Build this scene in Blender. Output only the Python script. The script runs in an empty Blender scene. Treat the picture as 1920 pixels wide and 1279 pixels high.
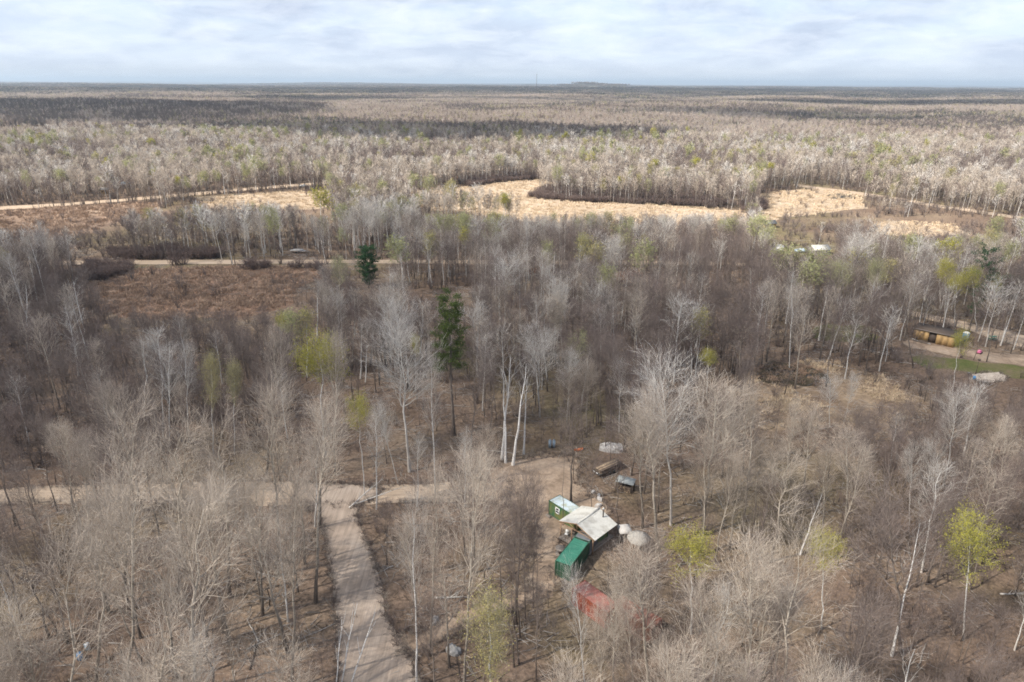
import bpy, math, random
import numpy as np
from mathutils import Vector, Matrix

# ------------------------------------------------------------------ camera
SC = bpy.context.scene
CAM_H = 65.0
F_PX, CU, CV = 1280.0, 960.0, 639.5          # focal length and centre in photograph pixels
PITCH = math.radians(20.75)
ROLL = math.radians(0.27)
_F = np.array([0, math.cos(PITCH), -math.sin(PITCH)])
_R0 = np.array([1.0, 0, 0]); _U0 = np.array([0, math.sin(PITCH), math.cos(PITCH)])
_R = _R0*math.cos(ROLL) + _U0*math.sin(ROLL)
_U = -_R0*math.sin(ROLL) + _U0*math.cos(ROLL)
cam_d = bpy.data.cameras.new('camera'); cam = bpy.data.objects.new('camera', cam_d)
SC.collection.objects.link(cam); SC.camera = cam
cam_d.sensor_width = 36; cam_d.lens = 24; cam_d.clip_start = 1; cam_d.clip_end = 90000
M = Matrix.Identity(4)
for i in range(3):
    M[i][0] = _R[i]; M[i][1] = _U[i]; M[i][2] = -_F[i]
M[2][3] = CAM_H
cam.matrix_world = M

# ------------------------------------------------------------------ light
SUN_EL = math.radians(45); 
SUN_DIR = np.array([-0.90, -0.42, 0]); SUN_DIR /= np.linalg.norm(SUN_DIR)
SUN_V = np.array([SUN_DIR[0]*math.cos(SUN_EL), SUN_DIR[1]*math.cos(SUN_EL), math.sin(SUN_EL)])
sl = bpy.data.lights.new('sun', 'SUN'); sl.energy = 5.0; sl.angle = math.radians(0.9); sl.color = (1.0, 0.93, 0.83)
so = bpy.data.objects.new('sun', sl); SC.collection.objects.link(so)
so.rotation_euler = Vector(SUN_V).to_track_quat('Z', 'Y').to_euler(); so.location = (0, 0, 300)

W = bpy.data.worlds.new('World'); SC.world = W; W.use_nodes = True
nt = W.node_tree; N = nt.nodes; L = nt.links
bg = N['Background']; bg.inputs['Strength'].default_value = 0.105
sky = N.new('ShaderNodeTexSky'); sky.sky_type = 'NISHITA'; sky.sun_disc = False
sky.sun_elevation = SUN_EL; sky.sun_rotation = math.atan2(SUN_DIR[0], SUN_DIR[1])
sky.altitude = 300; sky.air_density = 1.0; sky.dust_density = 1.5
tc = N.new('ShaderNodeTexCoord'); sep = N.new('ShaderNodeSeparateXYZ'); L.new(tc.outputs['Generated'], sep.inputs[0])
def wmath(op, a, b=None, clamp=False):
    n = N.new('ShaderNodeMath'); n.operation = op; n.use_clamp = clamp
    for k, v in enumerate((a, b)):
        if v is None: continue
        if isinstance(v, (int, float)): n.inputs[k].default_value = v
        else: L.new(v, n.inputs[k])
    return n.outputs[0]
# cloud deck seen in perspective: direction divided by its height
zc = wmath('ADD', wmath('ABSOLUTE', sep.outputs[2]), 0.20)
cx = wmath('DIVIDE', sep.outputs[0], zc); cy = wmath('DIVIDE', sep.outputs[1], zc)
cmb = N.new('ShaderNodeCombineXYZ'); L.new(cx, cmb.inputs[0]); L.new(cy, cmb.inputs[1])
def wnoise(scale, detail, rough, off):
    mp = N.new('ShaderNodeMapping'); mp.inputs['Location'].default_value = off
    L.new(cmb.outputs[0], mp.inputs['Vector'])
    n = N.new('ShaderNodeTexNoise'); n.inputs['Scale'].default_value = scale; n.inputs['Detail'].default_value = detail
    n.inputs['Roughness'].default_value = rough; n.inputs['Distortion'].default_value = 0.35
    L.new(mp.outputs[0], n.inputs['Vector']); return n.outputs['Fac']
def wramp(fac, stops):
    r = N.new('ShaderNodeValToRGB'); L.new(fac, r.inputs[0])
    while len(r.color_ramp.elements) < len(stops): r.color_ramp.elements.new(0.5)
    for e, (p, c) in zip(r.color_ramp.elements, stops): e.position = p; e.color = (*c, 1)
    return r.outputs[0]
def wmix(f, a, b):
    m = N.new('ShaderNodeMix'); m.data_type = 'RGBA'
    for s, v in ((m.inputs[0], f), (m.inputs[6], a), (m.inputs[7], b)):
        if isinstance(v, (int, float)): s.default_value = v
        elif isinstance(v, tuple): s.default_value = (*v, 1)
        else: L.new(v, s)
    return m.outputs[2]
big = wramp(wnoise(1.25, 7, 0.58, (3.1, 1.7, 0)), [(0.40, (0, 0, 0)), (0.62, (1, 1, 1))])
small = wramp(wnoise(3.2, 9, 0.62, (9.2, 4.4, 0)), [(0.42, (0, 0, 0)), (0.66, (1, 1, 1))])
veil = wmix(0.80, sky.outputs[0], (3.6, 4.15, 5.15))        # thin veil over the blue
c1 = wmix(wmath('MULTIPLY', big, 0.85), veil, (2.35, 2.75, 3.65))         # grey-blue undersides
c2 = wmix(wmath('MULTIPLY', small, 0.55), c1, (5.2, 5.45, 5.85))
hz = wmath('POWER', wmath('SUBTRACT', 1.0, wmath('ABSOLUTE', sep.outputs[2]), True), 22)
c3 = wmix(wmath('MULTIPLY', hz, 0.65), c2, (5.2, 5.8, 6.5))
L.new(c3, bg.inputs['Color'])

vs = SC.view_settings; vs.view_transform = 'Standard'; vs.look = 'None'; vs.gamma = 1; vs.use_curve_mapping = False
vs.exposure = 1.0
SC.cycles.max_bounces = 4; SC.cycles.diffuse_bounces = 2; SC.cycles.glossy_bounces = 1
SC.cycles.transmission_bounces = 1; SC.cycles.volume_bounces = 0; SC.cycles.transparent_max_bounces = 6
SC.cycles.use_adaptive_sampling = False
SC.cycles.use_denoising = True; SC.cycles.denoiser = 'OPENIMAGEDENOISE'; SC.cycles.denoising_input_passes = 'RGB_ALBEDO_NORMAL'; SC.cycles.denoising_prefilter = 'NONE'
SC.cycles.filter_width = 1.75

HAZE = 7.5e-5
# cloud shadows on the ground: centre x, y, half sizes, share of sunlight let through
CLOUDS = [(-150, 215, 380, 105, 0.40, 900), (-40, 70, 480, 170, 0.58, 1100), (330, 260, 210, 70, 0.52, 1000), (-1120, 1500, 660, 560, 0.06, 900),
          (-110, 890, 360, 165, 0.09, 950), (1500, 2150, 1100, 230, 0.10, 1250), (-350, 2500, 800, 170, 0.15, 1350), (520, 1420, 330, 110, 0.2, 1050), (300, 5300, 9000, 2200, 0.14, 1500)]

rng = np.random.default_rng(7); random.seed(7)

# ------------------------------------------------------------------ projection helpers
def terrain_h(x, y):
    x = np.asarray(x, float); y = np.asarray(y, float)
    d = np.hypot(x, y)
    k = np.clip((d-520)/900, 0, 1); k = k*k*(3-2*k)
    rid = 8*np.exp(-((y-770-60*np.sin(x/260))/90)**2) + 6*np.exp(-((y-1650-150*np.sin(x/500+1))/230)**2) - 5*np.exp(-((y-1050)/150)**2)
    h = rid+4*np.sin(x/310+0.7)*np.cos(y/270+0.4) + 3*np.sin(y/420+x/900+1.0) + 4*np.sin(x/140-y/230)
    k2 = np.clip((d-3600)/6000, 0, 1)
    h2 = 16*np.sin(x/1500+1.1)*np.sin(y/900+0.5) + 12*np.sin(y/520+x/2400) + 9*np.sin(x/700+y/1300+2)
    far = np.clip((d-9000)/9000, 0, 1)
    h3 = 12*np.sin(x/3100+2.0) + 9*np.sin(x/1250+y/4000)
    left = 17*np.exp(-((x+950)/420)**2-((y-1450)/230)**2)
    hill = 56*np.exp(-((x-800)/230)**2-((y-9000)/500)**2) + 40*np.exp(-((x-1190)/300)**2-((y-9000)/500)**2)+30*np.exp(-((x-900)/900)**2-((y-9000)/500)**2)
    return k*(h-3) + k2*(h2*0.8-4) + far*h3 + left*k + hill
def ground(u, v, z=0.0):
    """point of the level z seen at photograph pixel u, v"""
    d = _F + _R*((u-CU)/F_PX) + _U*(-(v-CV)/F_PX)
    t = (z-CAM_H)/d[2]
    return np.array([d[0]*t, d[1]*t, z])
def project(P):
    P = np.asarray(P, float) - np.array([0, 0, CAM_H])
    z = P@_F
    z = np.where(np.abs(z) < 1e-3, 1e-3, z)
    return CU+F_PX*(P@_R)/z, CV-F_PX*(P@_U)/z, z

# ------------------------------------------------------------------ mesh helpers
COL = SC.collection
def mesh_from(name, V, Fs, mats=(), midx=None, smooth=False):
    me = bpy.data.meshes.new(name)
    V = np.asarray(V, np.float32)
    me.vertices.add(len(V)); me.vertices.foreach_set('co', V.ravel())
    if isinstance(Fs, np.ndarray):
        k = Fs.shape[1]; n = len(Fs)
        me.loops.add(n*k); me.loops.foreach_set('vertex_index', Fs.ravel().astype(np.int32))
        me.polygons.add(n); me.polygons.foreach_set('loop_start', np.arange(0, n*k, k, dtype=np.int32))
    else:
        tot = np.array([len(f) for f in Fs], np.int32)
        me.loops.add(int(tot.sum())); me.loops.foreach_set('vertex_index', np.array([i for f in Fs for i in f], np.int32))
        me.polygons.add(len(Fs)); me.polygons.foreach_set('loop_start', np.concatenate([[0], np.cumsum(tot)[:-1]]).astype(np.int32))
    for m in mats: me.materials.append(m)
    if midx is not None: me.polygons.foreach_set('material_index', np.asarray(midx, np.int32))
    me.update(calc_edges=True)
    if smooth: me.polygons.foreach_set('use_smooth', np.ones(len(me.polygons), bool))
    return me
def tag(o, label=None, cat=None, group=None, kind=None):
    if label: o['label'] = label
    if cat: o['category'] = cat
    if group: o['group'] = group
    if kind: o['kind'] = kind
    return o
def link(name, me, parent=None, loc=None):
    o = bpy.data.objects.new(name, me); COL.objects.link(o)
    if parent is not None: o.parent = parent
    if loc is not None: o.location = loc
    return o
def thing(name, label, cat, loc=(0, 0, 0), rz=0.0, group=None):
    o = bpy.data.objects.new(name, None); COL.objects.link(o)
    o.location = loc; o.rotation_euler = (0, 0, rz); o.empty_display_size = 0.3
    return tag(o, label, cat, group)

class MB:
    """collects boxes, tubes, prisms into one mesh"""
    def __init__(s): s.V = []; s.F = []
    def add(s, V, F):
        b = len(s.V); s.V += [tuple(map(float, v)) for v in V]; s.F += [tuple(i+b for i in f) for f in F]; return s
    def box(s, c, d, rz=0.0, tilt=None):
        hx, hy, hz_ = d[0]/2, d[1]/2, d[2]/2
        P = [Vector((x*hx, y*hy, z*hz_)) for z in (-1, 1) for y in (-1, 1) for x in (-1, 1)]
        R = Matrix.Rotation(rz, 3, 'Z')
        if tilt: R = R @ Matrix.Rotation(tilt[1], 3, tilt[0])
        s.add([R @ p + Vector(c) for p in P], [(0, 2, 3, 1), (4, 5, 7, 6), (0, 1, 5, 4), (2, 6, 7, 3), (0, 4, 6, 2), (1, 3, 7, 5)]); return s
    def tube(s, a, b, r0, r1=None, k=8, caps=True):
        r1 = r0 if r1 is None else r1
        a = Vector(a); b = Vector(b); d = (b-a).normalized(); q = d.orthogonal().normalized(); w = d.cross(q)
        V = [a+(q*math.cos(t)+w*math.sin(t))*r0 for t in np.linspace(0, 2*math.pi, k, endpoint=False)]
        V += [b+(q*math.cos(t)+w*math.sin(t))*r1 for t in np.linspace(0, 2*math.pi, k, endpoint=False)]
        F = [(i, (i+1) % k, k+(i+1) % k, k+i) for i in range(k)]
        if caps: F += [tuple(range(k-1, -1, -1)), tuple(range(k, 2*k))]
        s.add(V, F); return s
    def build(s, name, mat, parent=None, smooth=False):
        return link(name, mesh_from(name, s.V, s.F, [mat], smooth=smooth), parent)

# ------------------------------------------------------------------ materials
def newmat(name):
    m = bpy.data.materials.new(name); m.use_nodes = True
    n = m.node_tree.nodes; l = m.node_tree.links
    for x in list(n): n.remove(x)
    out = n.new('ShaderNodeOutputMaterial'); return m, n, l, out
def nmix(n, l, f, a, b, mode='MIX'):
    m = n.new('ShaderNodeMix'); m.data_type = 'RGBA'; m.blend_type = mode
    for s, v in ((m.inputs[0], f), (m.inputs[6], a), (m.inputs[7], b)):
        if isinstance(v, (int, float)): s.default_value = v
        elif isinstance(v, tuple): s.default_value = (*v[:3], 1)
        else: l.new(v, s)
    return m.outputs[2]
def nnoise(n, l, vec, scale, detail=4, rough=0.55, dist=0.0):
    t = n.new('ShaderNodeTexNoise'); t.inputs['Scale'].default_value = scale; t.inputs['Detail'].default_value = detail
    t.inputs['Roughness'].default_value = rough; t.inputs['Distortion'].default_value = dist
    if vec is not None: l.new(vec, t.inputs['Vector'])
    return t.outputs['Fac']
def nramp(n, l, fac, stops):
    r = n.new('ShaderNodeValToRGB'); l.new(fac, r.inputs[0])
    while len(r.color_ramp.elements) < len(stops): r.color_ramp.elements.new(0.5)
    for e, (p, c) in zip(r.color_ramp.elements, stops):
        e.position = p; e.color = (*c, 1) if isinstance(c, tuple) else (c, c, c, 1)
    return r.outputs[0]
def nmap(n, l, vec, scale=(1, 1, 1), loc=(0, 0, 0)):
    m = n.new('ShaderNodeMapping'); m.inputs['Scale'].default_value = scale; m.inputs['Location'].default_value = loc
    l.new(vec, m.inputs['Vector']); return m.outputs[0]
def diffuse(n, l, out, col, rough=0.0):
    d = n.new('ShaderNodeBsdfDiffuse'); d.inputs['Roughness'].default_value = rough
    if isinstance(col, tuple): d.inputs['Color'].default_value = (*col, 1)
    else: l.new(col, d.inputs['Color'])
    l.new(d.outputs[0], out.inputs['Surface']); return d
def principled(n, l, out, col, rough=0.6, metal=0.0, spec=0.4):
    d = n.new('ShaderNodeBsdfPrincipled'); d.inputs['Roughness'].default_value = rough; d.inputs['Metallic'].default_value = metal
    d.inputs['Specular IOR Level'].default_value = spec
    if isinstance(col, tuple): d.inputs['Base Color'].default_value = (*col, 1)
    else: l.new(col, d.inputs['Base Color'])
    l.new(d.outputs[0], out.inputs['Surface']); return d

def mat_twig(name, a, b, c=None, tr=0.25):
    """twig and branch colour; each tree takes its own tone between a and b"""
    m, n, l, out = newmat(name)
    oi = n.new('ShaderNodeObjectInfo')
    stops = [(0.0, a), (1.0, b)] if c is None else [(0.0, a), (0.55, b), (1.0, c)]
    col = nramp(n, l, oi.outputs['Random'], stops)
    tcn = n.new('ShaderNodeTexCoord')
    f = nnoise(n, l, tcn.outputs['Object'], 0.9, 2)
    col = nmix(n, l, 0.5, col, nramp(n, l, f, [(0.3, 0.62), (0.7, 1.0)]), 'MULTIPLY')
    d = n.new('ShaderNodeBsdfDiffuse'); l.new(col, d.inputs[0]); t = n.new('ShaderNodeBsdfTranslucent'); l.new(col, t.inputs[0])
    ms = n.new('ShaderNodeMixShader'); ms.inputs[0].default_value = tr      # a blade stands for a bundle of round twigs, lit from both sides
    l.new(d.outputs[0], ms.inputs[1]); l.new(t.outputs[0], ms.inputs[2]); l.new(ms.outputs[0], out.inputs['Surface']); return m
def mat_bark(name, top, low, mark=None, hmark=6.0):
    """bark: pale above, rough and dark at the foot; mark = dark bands of a birch"""
    m, n, l, out = newmat(name)
    tcn = n.new('ShaderNodeTexCoord'); s = n.new('ShaderNodeSeparateXYZ'); l.new(tcn.outputs['Object'], s.inputs[0])
    mr = n.new('ShaderNodeMapRange'); mr.inputs[1].default_value = 0.5; mr.inputs[2].default_value = hmark
    l.new(s.outputs[2], mr.inputs[0])
    col = nmix(n, l, mr.outputs[0], low, top)
    f = nnoise(n, l, nmap(n, l, tcn.outputs['Object'], (2.5, 2.5, 0.8)), 2.0, 4)
    col = nmix(n, l, 0.8, col, nramp(n, l, f, [(0.3, 0.55), (0.65, 1.0)]), 'MULTIPLY')
    if mark:
        g = nnoise(n, l, nmap(n, l, tcn.outputs['Object'], (1.0, 1.0, 3.5)), 2.2, 2)
        col = nmix(n, l, nramp(n, l, g, [(0.60, 0.0), (0.66, 1.0)]), col, mark)
    diffuse(n, l, out, col); return m
def mat_leaf(name, a, b):
    m, n, l, out = newmat(name)
    oi = n.new('ShaderNodeObjectInfo'); col = nramp(n, l, oi.outputs['Random'], [(0, a), (1, b)])
    tcn = n.new('ShaderNodeTexCoord'); f = nnoise(n, l, tcn.outputs['Object'], 1.3, 3)
    col = nmix(n, l, 0.6, col, nramp(n, l, f, [(0.3, 0.55), (0.7, 1.05)]), 'MULTIPLY')
    d = n.new('ShaderNodeBsdfDiffuse'); l.new(col, d.inputs[0]); t = n.new('ShaderNodeBsdfTranslucent'); l.new(col, t.inputs[0])
    ms = n.new('ShaderNodeMixShader'); ms.inputs[0].default_value = 0.3
    l.new(d.outputs[0], ms.inputs[1]); l.new(t.outputs[0], ms.inputs[2]); l.new(ms.outputs[0], out.inputs['Surface']); return m
def mat_plain(name, col, rough=0.6, metal=0.0, var=0.25, scale=2.0, spec=0.4):
    m, n, l, out = newmat(name); tcn = n.new('ShaderNodeTexCoord')
    f = nnoise(n, l, tcn.outputs['Object'], scale, 5, 0.65)
    c = nmix(n, l, 1.0, col, nramp(n, l, f, [(0.25, 1-var), (0.75, 1.0)]), 'MULTIPLY')
    principled(n, l, out, c, rough, metal, spec); return m
def mat_worn(name, base, stain, amt=0.5, scale=1.2, rough=0.6, spec=0.4, fine=None):
    m, n, l, out = newmat(name); tcn = n.new('ShaderNodeTexCoord')
    f = nnoise(n, l, tcn.outputs['Object'], scale, 7, 0.7, 0.4)
    c = nmix(n, l, nramp(n, l, f, [(0.62-amt*0.3, 0.0), (0.72-amt*0.2, 1.0)]), base, stain)
    g = nnoise(n, l, tcn.outputs['Object'], scale*6, 4, 0.7)
    c = nmix(n, l, 0.6, c, nramp(n, l, g, [(0.3, 0.7), (0.7, 1.0)]), 'MULTIPLY')
    principled(n, l, out, c, rough, 0, spec); return m

TW_ASPEN = mat_twig('aspen_twigs', (0.40, 0.34, 0.285), (0.60, 0.52, 0.435), (0.50, 0.43, 0.365))
TW_BIRCH = mat_twig('birch_twigs', (0.46, 0.41, 0.36), (0.70, 0.66, 0.61), (0.56, 0.51, 0.46))
TW_WHITE = mat_twig('white_twigs', (0.58, 0.54, 0.49), (0.74, 0.70, 0.65))
TW_BARE = mat_twig('bare_twigs', (0.195, 0.155, 0.138), (0.285, 0.235, 0.208), (0.235, 0.182, 0.165))
TW_GREEN = mat_twig('budding_twigs', (0.42, 0.38, 0.26), (0.46, 0.43, 0.30))
TW_BRUSH = mat_twig('brush_twigs', (0.17, 0.135, 0.12), (0.26, 0.212, 0.188), (0.215, 0.163, 0.145))
BK_BIRCH = mat_bark('birch_bark', (0.80, 0.78, 0.75), (0.62, 0.58, 0.53), (0.16, 0.14, 0.13), 4.0)
BK_WHITE = mat_bark('white_birch_bark', (0.88, 0.86, 0.83), (0.80, 0.77, 0.73), (0.30, 0.27, 0.25), 3.0)
BK_ASPEN = mat_bark('aspen_bark', (0.54, 0.48, 0.40), (0.13, 0.105, 0.088), (0.14, 0.12, 0.10), 10.0)
BK_BARE = mat_bark('bare_bark', (0.21, 0.175, 0.15), (0.10, 0.08, 0.068))
BK_DEAD = mat_bark('dead_bark', (0.62, 0.59, 0.55), (0.45, 0.41, 0.37))
LF_BUD = mat_leaf('bud_leaves', (0.42, 0.395, 0.08), (0.48, 0.44, 0.10))
LF_PALE = mat_leaf('pale_bud_leaves', (0.37, 0.375, 0.19), (0.43, 0.43, 0.21))
LF_OLIVE = mat_leaf('olive_bud_leaves', (0.40, 0.35, 0.14), (0.44, 0.39, 0.17))
LF_PINE = mat_leaf('pine_needles', (0.095, 0.13, 0.042), (0.11, 0.145, 0.048))
LF_SPRUCE = mat_leaf('spruce_needles', (0.05, 0.11, 0.05), (0.06, 0.12, 0.055))

# ------------------------------------------------------------------ tree generator
class Geo:
    def __init__(s): s.V = []; s.F = []; s.n = 0
    def tubes(s, P, R, k=3):
        """P (N,m,3) centre lines, R (N,m) radii -> k-sided tubes"""
        Nn, m, _ = P.shape
        T = np.empty_like(P); T[:, :-1] = P[:, 1:]-P[:, :-1]; T[:, -1] = T[:, -2]
        T /= np.maximum(np.linalg.norm(T, axis=2, keepdims=True), 1e-6)
        ref = np.where(np.abs(T[..., 2:3]) > 0.9, np.array([1.0, 0, 0]), np.array([0, 0, 1.0]))
        A = np.cross(T, ref); A /= np.maximum(np.linalg.norm(A, axis=2, keepdims=True), 1e-6); B = np.cross(T, A)
        ang = np.arange(k)*2*math.pi/k
        ring = P[:, :, None, :] + R[:, :, None, None]*(A[:, :, None, :]*np.cos(ang)[None, None, :, None] + B[:, :, None, :]*np.sin(ang)[None, None, :, None])
        V = ring.reshape(-1, 3)
        i = np.arange(Nn)[:, None, None]*m*k; j = np.arange(m-1)[None, :, None]*k; a = np.arange(k)[None, None, :]; b = (a+1) % k
        Fq = np.stack([i+j+a, i+j+b, i+j+k+b, i+j+k+a], -1).reshape(-1, 4)
        s.V.append(V); s.F.append(Fq+s.n); s.n += len(V)
    def ribbons(s, P0, P1, w):
        """flat tapering blades from P0 to P1 (kites) for the finest twigs"""
        D = P1-P0; r = np.random.default_rng(len(P0)).normal(size=D.shape)
        A = np.cross(D, r); A /= np.maximum(np.linalg.norm(A, axis=1, keepdims=True), 1e-6)
        Mx = P0+D*0.4; w = np.asarray(w).reshape(-1, 1)
        V = np.stack([P0, Mx+A*w, P1, Mx-A*w], 1).reshape(-1, 3)
        s.F.append(np.arange(len(V)).reshape(-1, 4)+s.n); s.V.append(V); s.n += len(V)
    def quads(s, C, size, rg):
        a = rg.normal(size=C.shape); a /= np.linalg.norm(a, axis=1, keepdims=True)
        b = np.cross(a, rg.normal(size=C.shape)); b /= np.maximum(np.linalg.norm(b, axis=1, keepdims=True), 1e-6)
        sz = (size*rg.uniform(0.6, 1.3, len(C)))[:, None]
        V = np.stack([C-a*sz, C+b*sz*0.6, C+a*sz, C-b*sz*0.6], 1).reshape(-1, 3)
        s.F.append(np.arange(len(V)).reshape(-1, 4)+s.n); s.V.append(V); s.n += len(V)
    def mesh(s, name, mat, smooth=False):
        return mesh_from(name, np.concatenate(s.V), np.concatenate(s.F), [mat], smooth=smooth)

def spawn(P, R, per, t0, t1, ang, ln, up, m, rg, rr=0.5, tip=0.15, wig=0.06, rmin=0.0):
    Nn, mm, _ = P.shape
    t = t0+(t1-t0)*((np.arange(per)[None, :]+rg.random((Nn, per)))/per)
    x = t*(mm-1); i0 = np.minimum(x.astype(int), mm-2); fr = (x-i0)[..., None]
    ii = np.arange(Nn)[:, None]
    A = P[ii, i0]; B = P[ii, i0+1]; pos = A+(B-A)*fr; d = B-A; d /= np.maximum(np.linalg.norm(d, axis=2, keepdims=True), 1e-6)
    r0 = (R[ii, i0]*(1-fr[..., 0])+R[ii, i0+1]*fr[..., 0])*rr
    pos = pos.reshape(-1, 3); d = d.reshape(-1, 3); t = t.reshape(-1); r0 = np.maximum(r0.reshape(-1), rmin)
    ref = np.where(np.abs(d[:, 2:3]) > 0.9, np.array([1.0, 0, 0]), np.array([0, 0, 1.0]))
    q = np.cross(d, ref); q /= np.maximum(np.linalg.norm(q, axis=1, keepdims=True), 1e-6); w = np.cross(d, q)
    az = (np.tile(np.arange(per), Nn)*2.4+np.repeat(rg.random(Nn)*6.28, per)+rg.normal(0, 0.5, len(t)))
    a = np.radians(ang+rg.normal(0, 8, len(t)))
    dr = d*np.cos(a)[:, None]+(q*np.cos(az)[:, None]+w*np.sin(az)[:, None])*np.sin(a)[:, None]
    Lc = (ln(t) if callable(ln) else np.full(len(t), ln))*rg.uniform(0.7, 1.25, len(t))
    s_ = np.linspace(0, 1, m)[None, :, None]
    C = pos[:, None, :]+dr[:, None, :]*Lc[:, None, None]*s_
    C[:, :, 2] += (Lc[:, None]*up*(s_[..., 0]**1.6))
    C[:, 1:] += rg.normal(0, 1, (len(t), m-1, 3))*(wig*Lc)[:, None, None]*s_[:, 1:]
    Rr = r0[:, None]*(1-(1-tip)*np.linspace(0, 1, m)[None, :])
    return C, Rr

SPEC = {
 # crown start, primaries, angle, primary length (share of height), up, per2, per3, trunk radius, twig radius
 'aspen': dict(c0=0.48, n1=24, ang=40, l1=0.185, up=0.36, n2=9, n3=8, r=0.0105, shape='oval'),
 'wide':  dict(c0=0.46, n1=17, ang=48, l1=0.25, up=0.34, n2=10, n3=9, r=0.0125, shape='round'),
 'birch': dict(c0=0.48, n1=20, ang=42, l1=0.20, up=0.20, n2=7, n3=7, r=0.0092, shape='oval'),
 'bare':  dict(c0=0.42, n1=20, ang=44, l1=0.26, up=0.30, n2=8, n3=8, r=0.0095, shape='round'),
 'pole':  dict(c0=0.60, n1=14, ang=40, l1=0.17, up=0.20, n2=7, n3=7, r=0.0075, shape='oval'),
 'bud':   dict(c0=0.66, n1=20, ang=52, l1=0.21, up=0.24, n2=7, n3=6, r=0.0085, shape='round'),
 'snag':  dict(c0=0.55, n1=7,  ang=35, l1=0.14, up=0.22, n2=3, n3=2, r=0.0120, shape='oval'),
 'spray': dict(c0=0.50, n1=32, ang=50, l1=0.24, up=0.26, n2=9, n3=8, r=0.0100, shape='fan'),
}
def make_tree(kind, H, seed, lod, leaf=0):
    """returns trunk mesh data, crown geo, leaf geo; lod 0 near, 1 middle, 2 far"""
    p = SPEC[kind]; rg = np.random.default_rng(seed)
    twr = (0.0108, 0.024, 0.055)[lod]
    f1 = (1.0, 0.75, 0.55)[lod]; f2 = (1.0, 0.75, 0.85)[lod]; f3 = (1.0, 0.55, 0.0)[lod]
    m = (9, 6, 4)[lod]
    z = np.linspace(0, 1, m)
    lean = rg.normal(0, 0.028, 2)*H; wob = rg.normal(0, (0.004 if kind == 'snag' else 0.009)*H, (m, 2))*np.minimum(z*3, 1)[:, None]
    P = np.zeros((1, m, 3)); P[0, :, :2] = lean*z[:, None]**1.3+wob; P[0, :, 2] = z*H*0.97
    r0 = p['r']*H*rg.uniform(0.85, 1.2)
    R = (r0*(1-0.88*z**0.9))[None, :]
    R[0, 0] *= 1.25
    tg = Geo(); tg.tubes(P, R, (7, 5, 3)[lod])
    cg = Geo()
    c0 = p['c0']+rg.uniform(-0.07, 0.08)
    def prof(t):
        s = np.clip((t-c0)/(1-c0), 0, 1)
        if p['shape'] == 'fan': k = 0.35+0.85*np.sin(math.pi*(0.12+0.80*s))
        elif p['shape'] == 'round': k = 1.0-0.70*s**1.3
        else: k = (0.72+0.5*np.sin(math.pi*np.minimum(s*1.1, 1)))*(1-0.72*s**2)
        return p['l1']*H*k
    n1 = max(5, int(p['n1']*f1))
    C1, R1 = spawn(P, R, n1, c0, 0.985, p['ang'], prof, p['up'], (6, 4, 3)[lod], rg, 0.62, 0.22, 0.045, twr*1.6)
    cg.tubes(C1, R1, (4, 3, 3)[lod])
    if lod == 0:   # a few dead lower branches
        Cd, Rd = spawn(P, R, 5, c0*0.35, c0, 75, 0.07*H, 0.0, 3, rg, 0.25, 0.3, 0.08, twr); cg.tubes(Cd, Rd, 3)
    n2 = max(3, int(p['n2']*f2))
    l2 = 0.125*H*(1.1 if kind in ('wide', 'spray') else 1.0)
    C2, R2 = spawn(C1, R1, n2, 0.18, 1.0, 36, lambda t: l2*(1.15-0.55*t), 0.16, (4, 3, 3)[lod], rg, 0.62, 0.35, 0.05, twr*0.9)
    if lod < 2: cg.tubes(C2, R2, 3)
    else: cg.ribbons(C2[:, 0], C2[:, -1], R2[:, 0]*1.5+0.035)
    ends = C2
    if f3:
        n3 = max(2, int(p['n3']*f3))
        C3, R3 = spawn(C2, R2, n3, 0.1, 1.0, 32, 0.066*H, 0.12, 2, rg, 0.9, 0.5, 0.05, twr*0.8)
        cg.ribbons(C3[:, 0], C3[:, -1], np.full(len(C3), twr*0.85))
        ends = C3
    lg = None
    if leaf:
        lg = Geo(); e = ends.reshape(-1, 3); k = (4600, 1100, 420)[lod]
        C = e[rg.integers(0, len(e), int(k*leaf))]+rg.normal(0, 0.16, (int(k*leaf), 3))
        lg.quads(C, (0.068, 0.17, 0.30)[lod], rg)
    return tg, cg, lg

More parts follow.
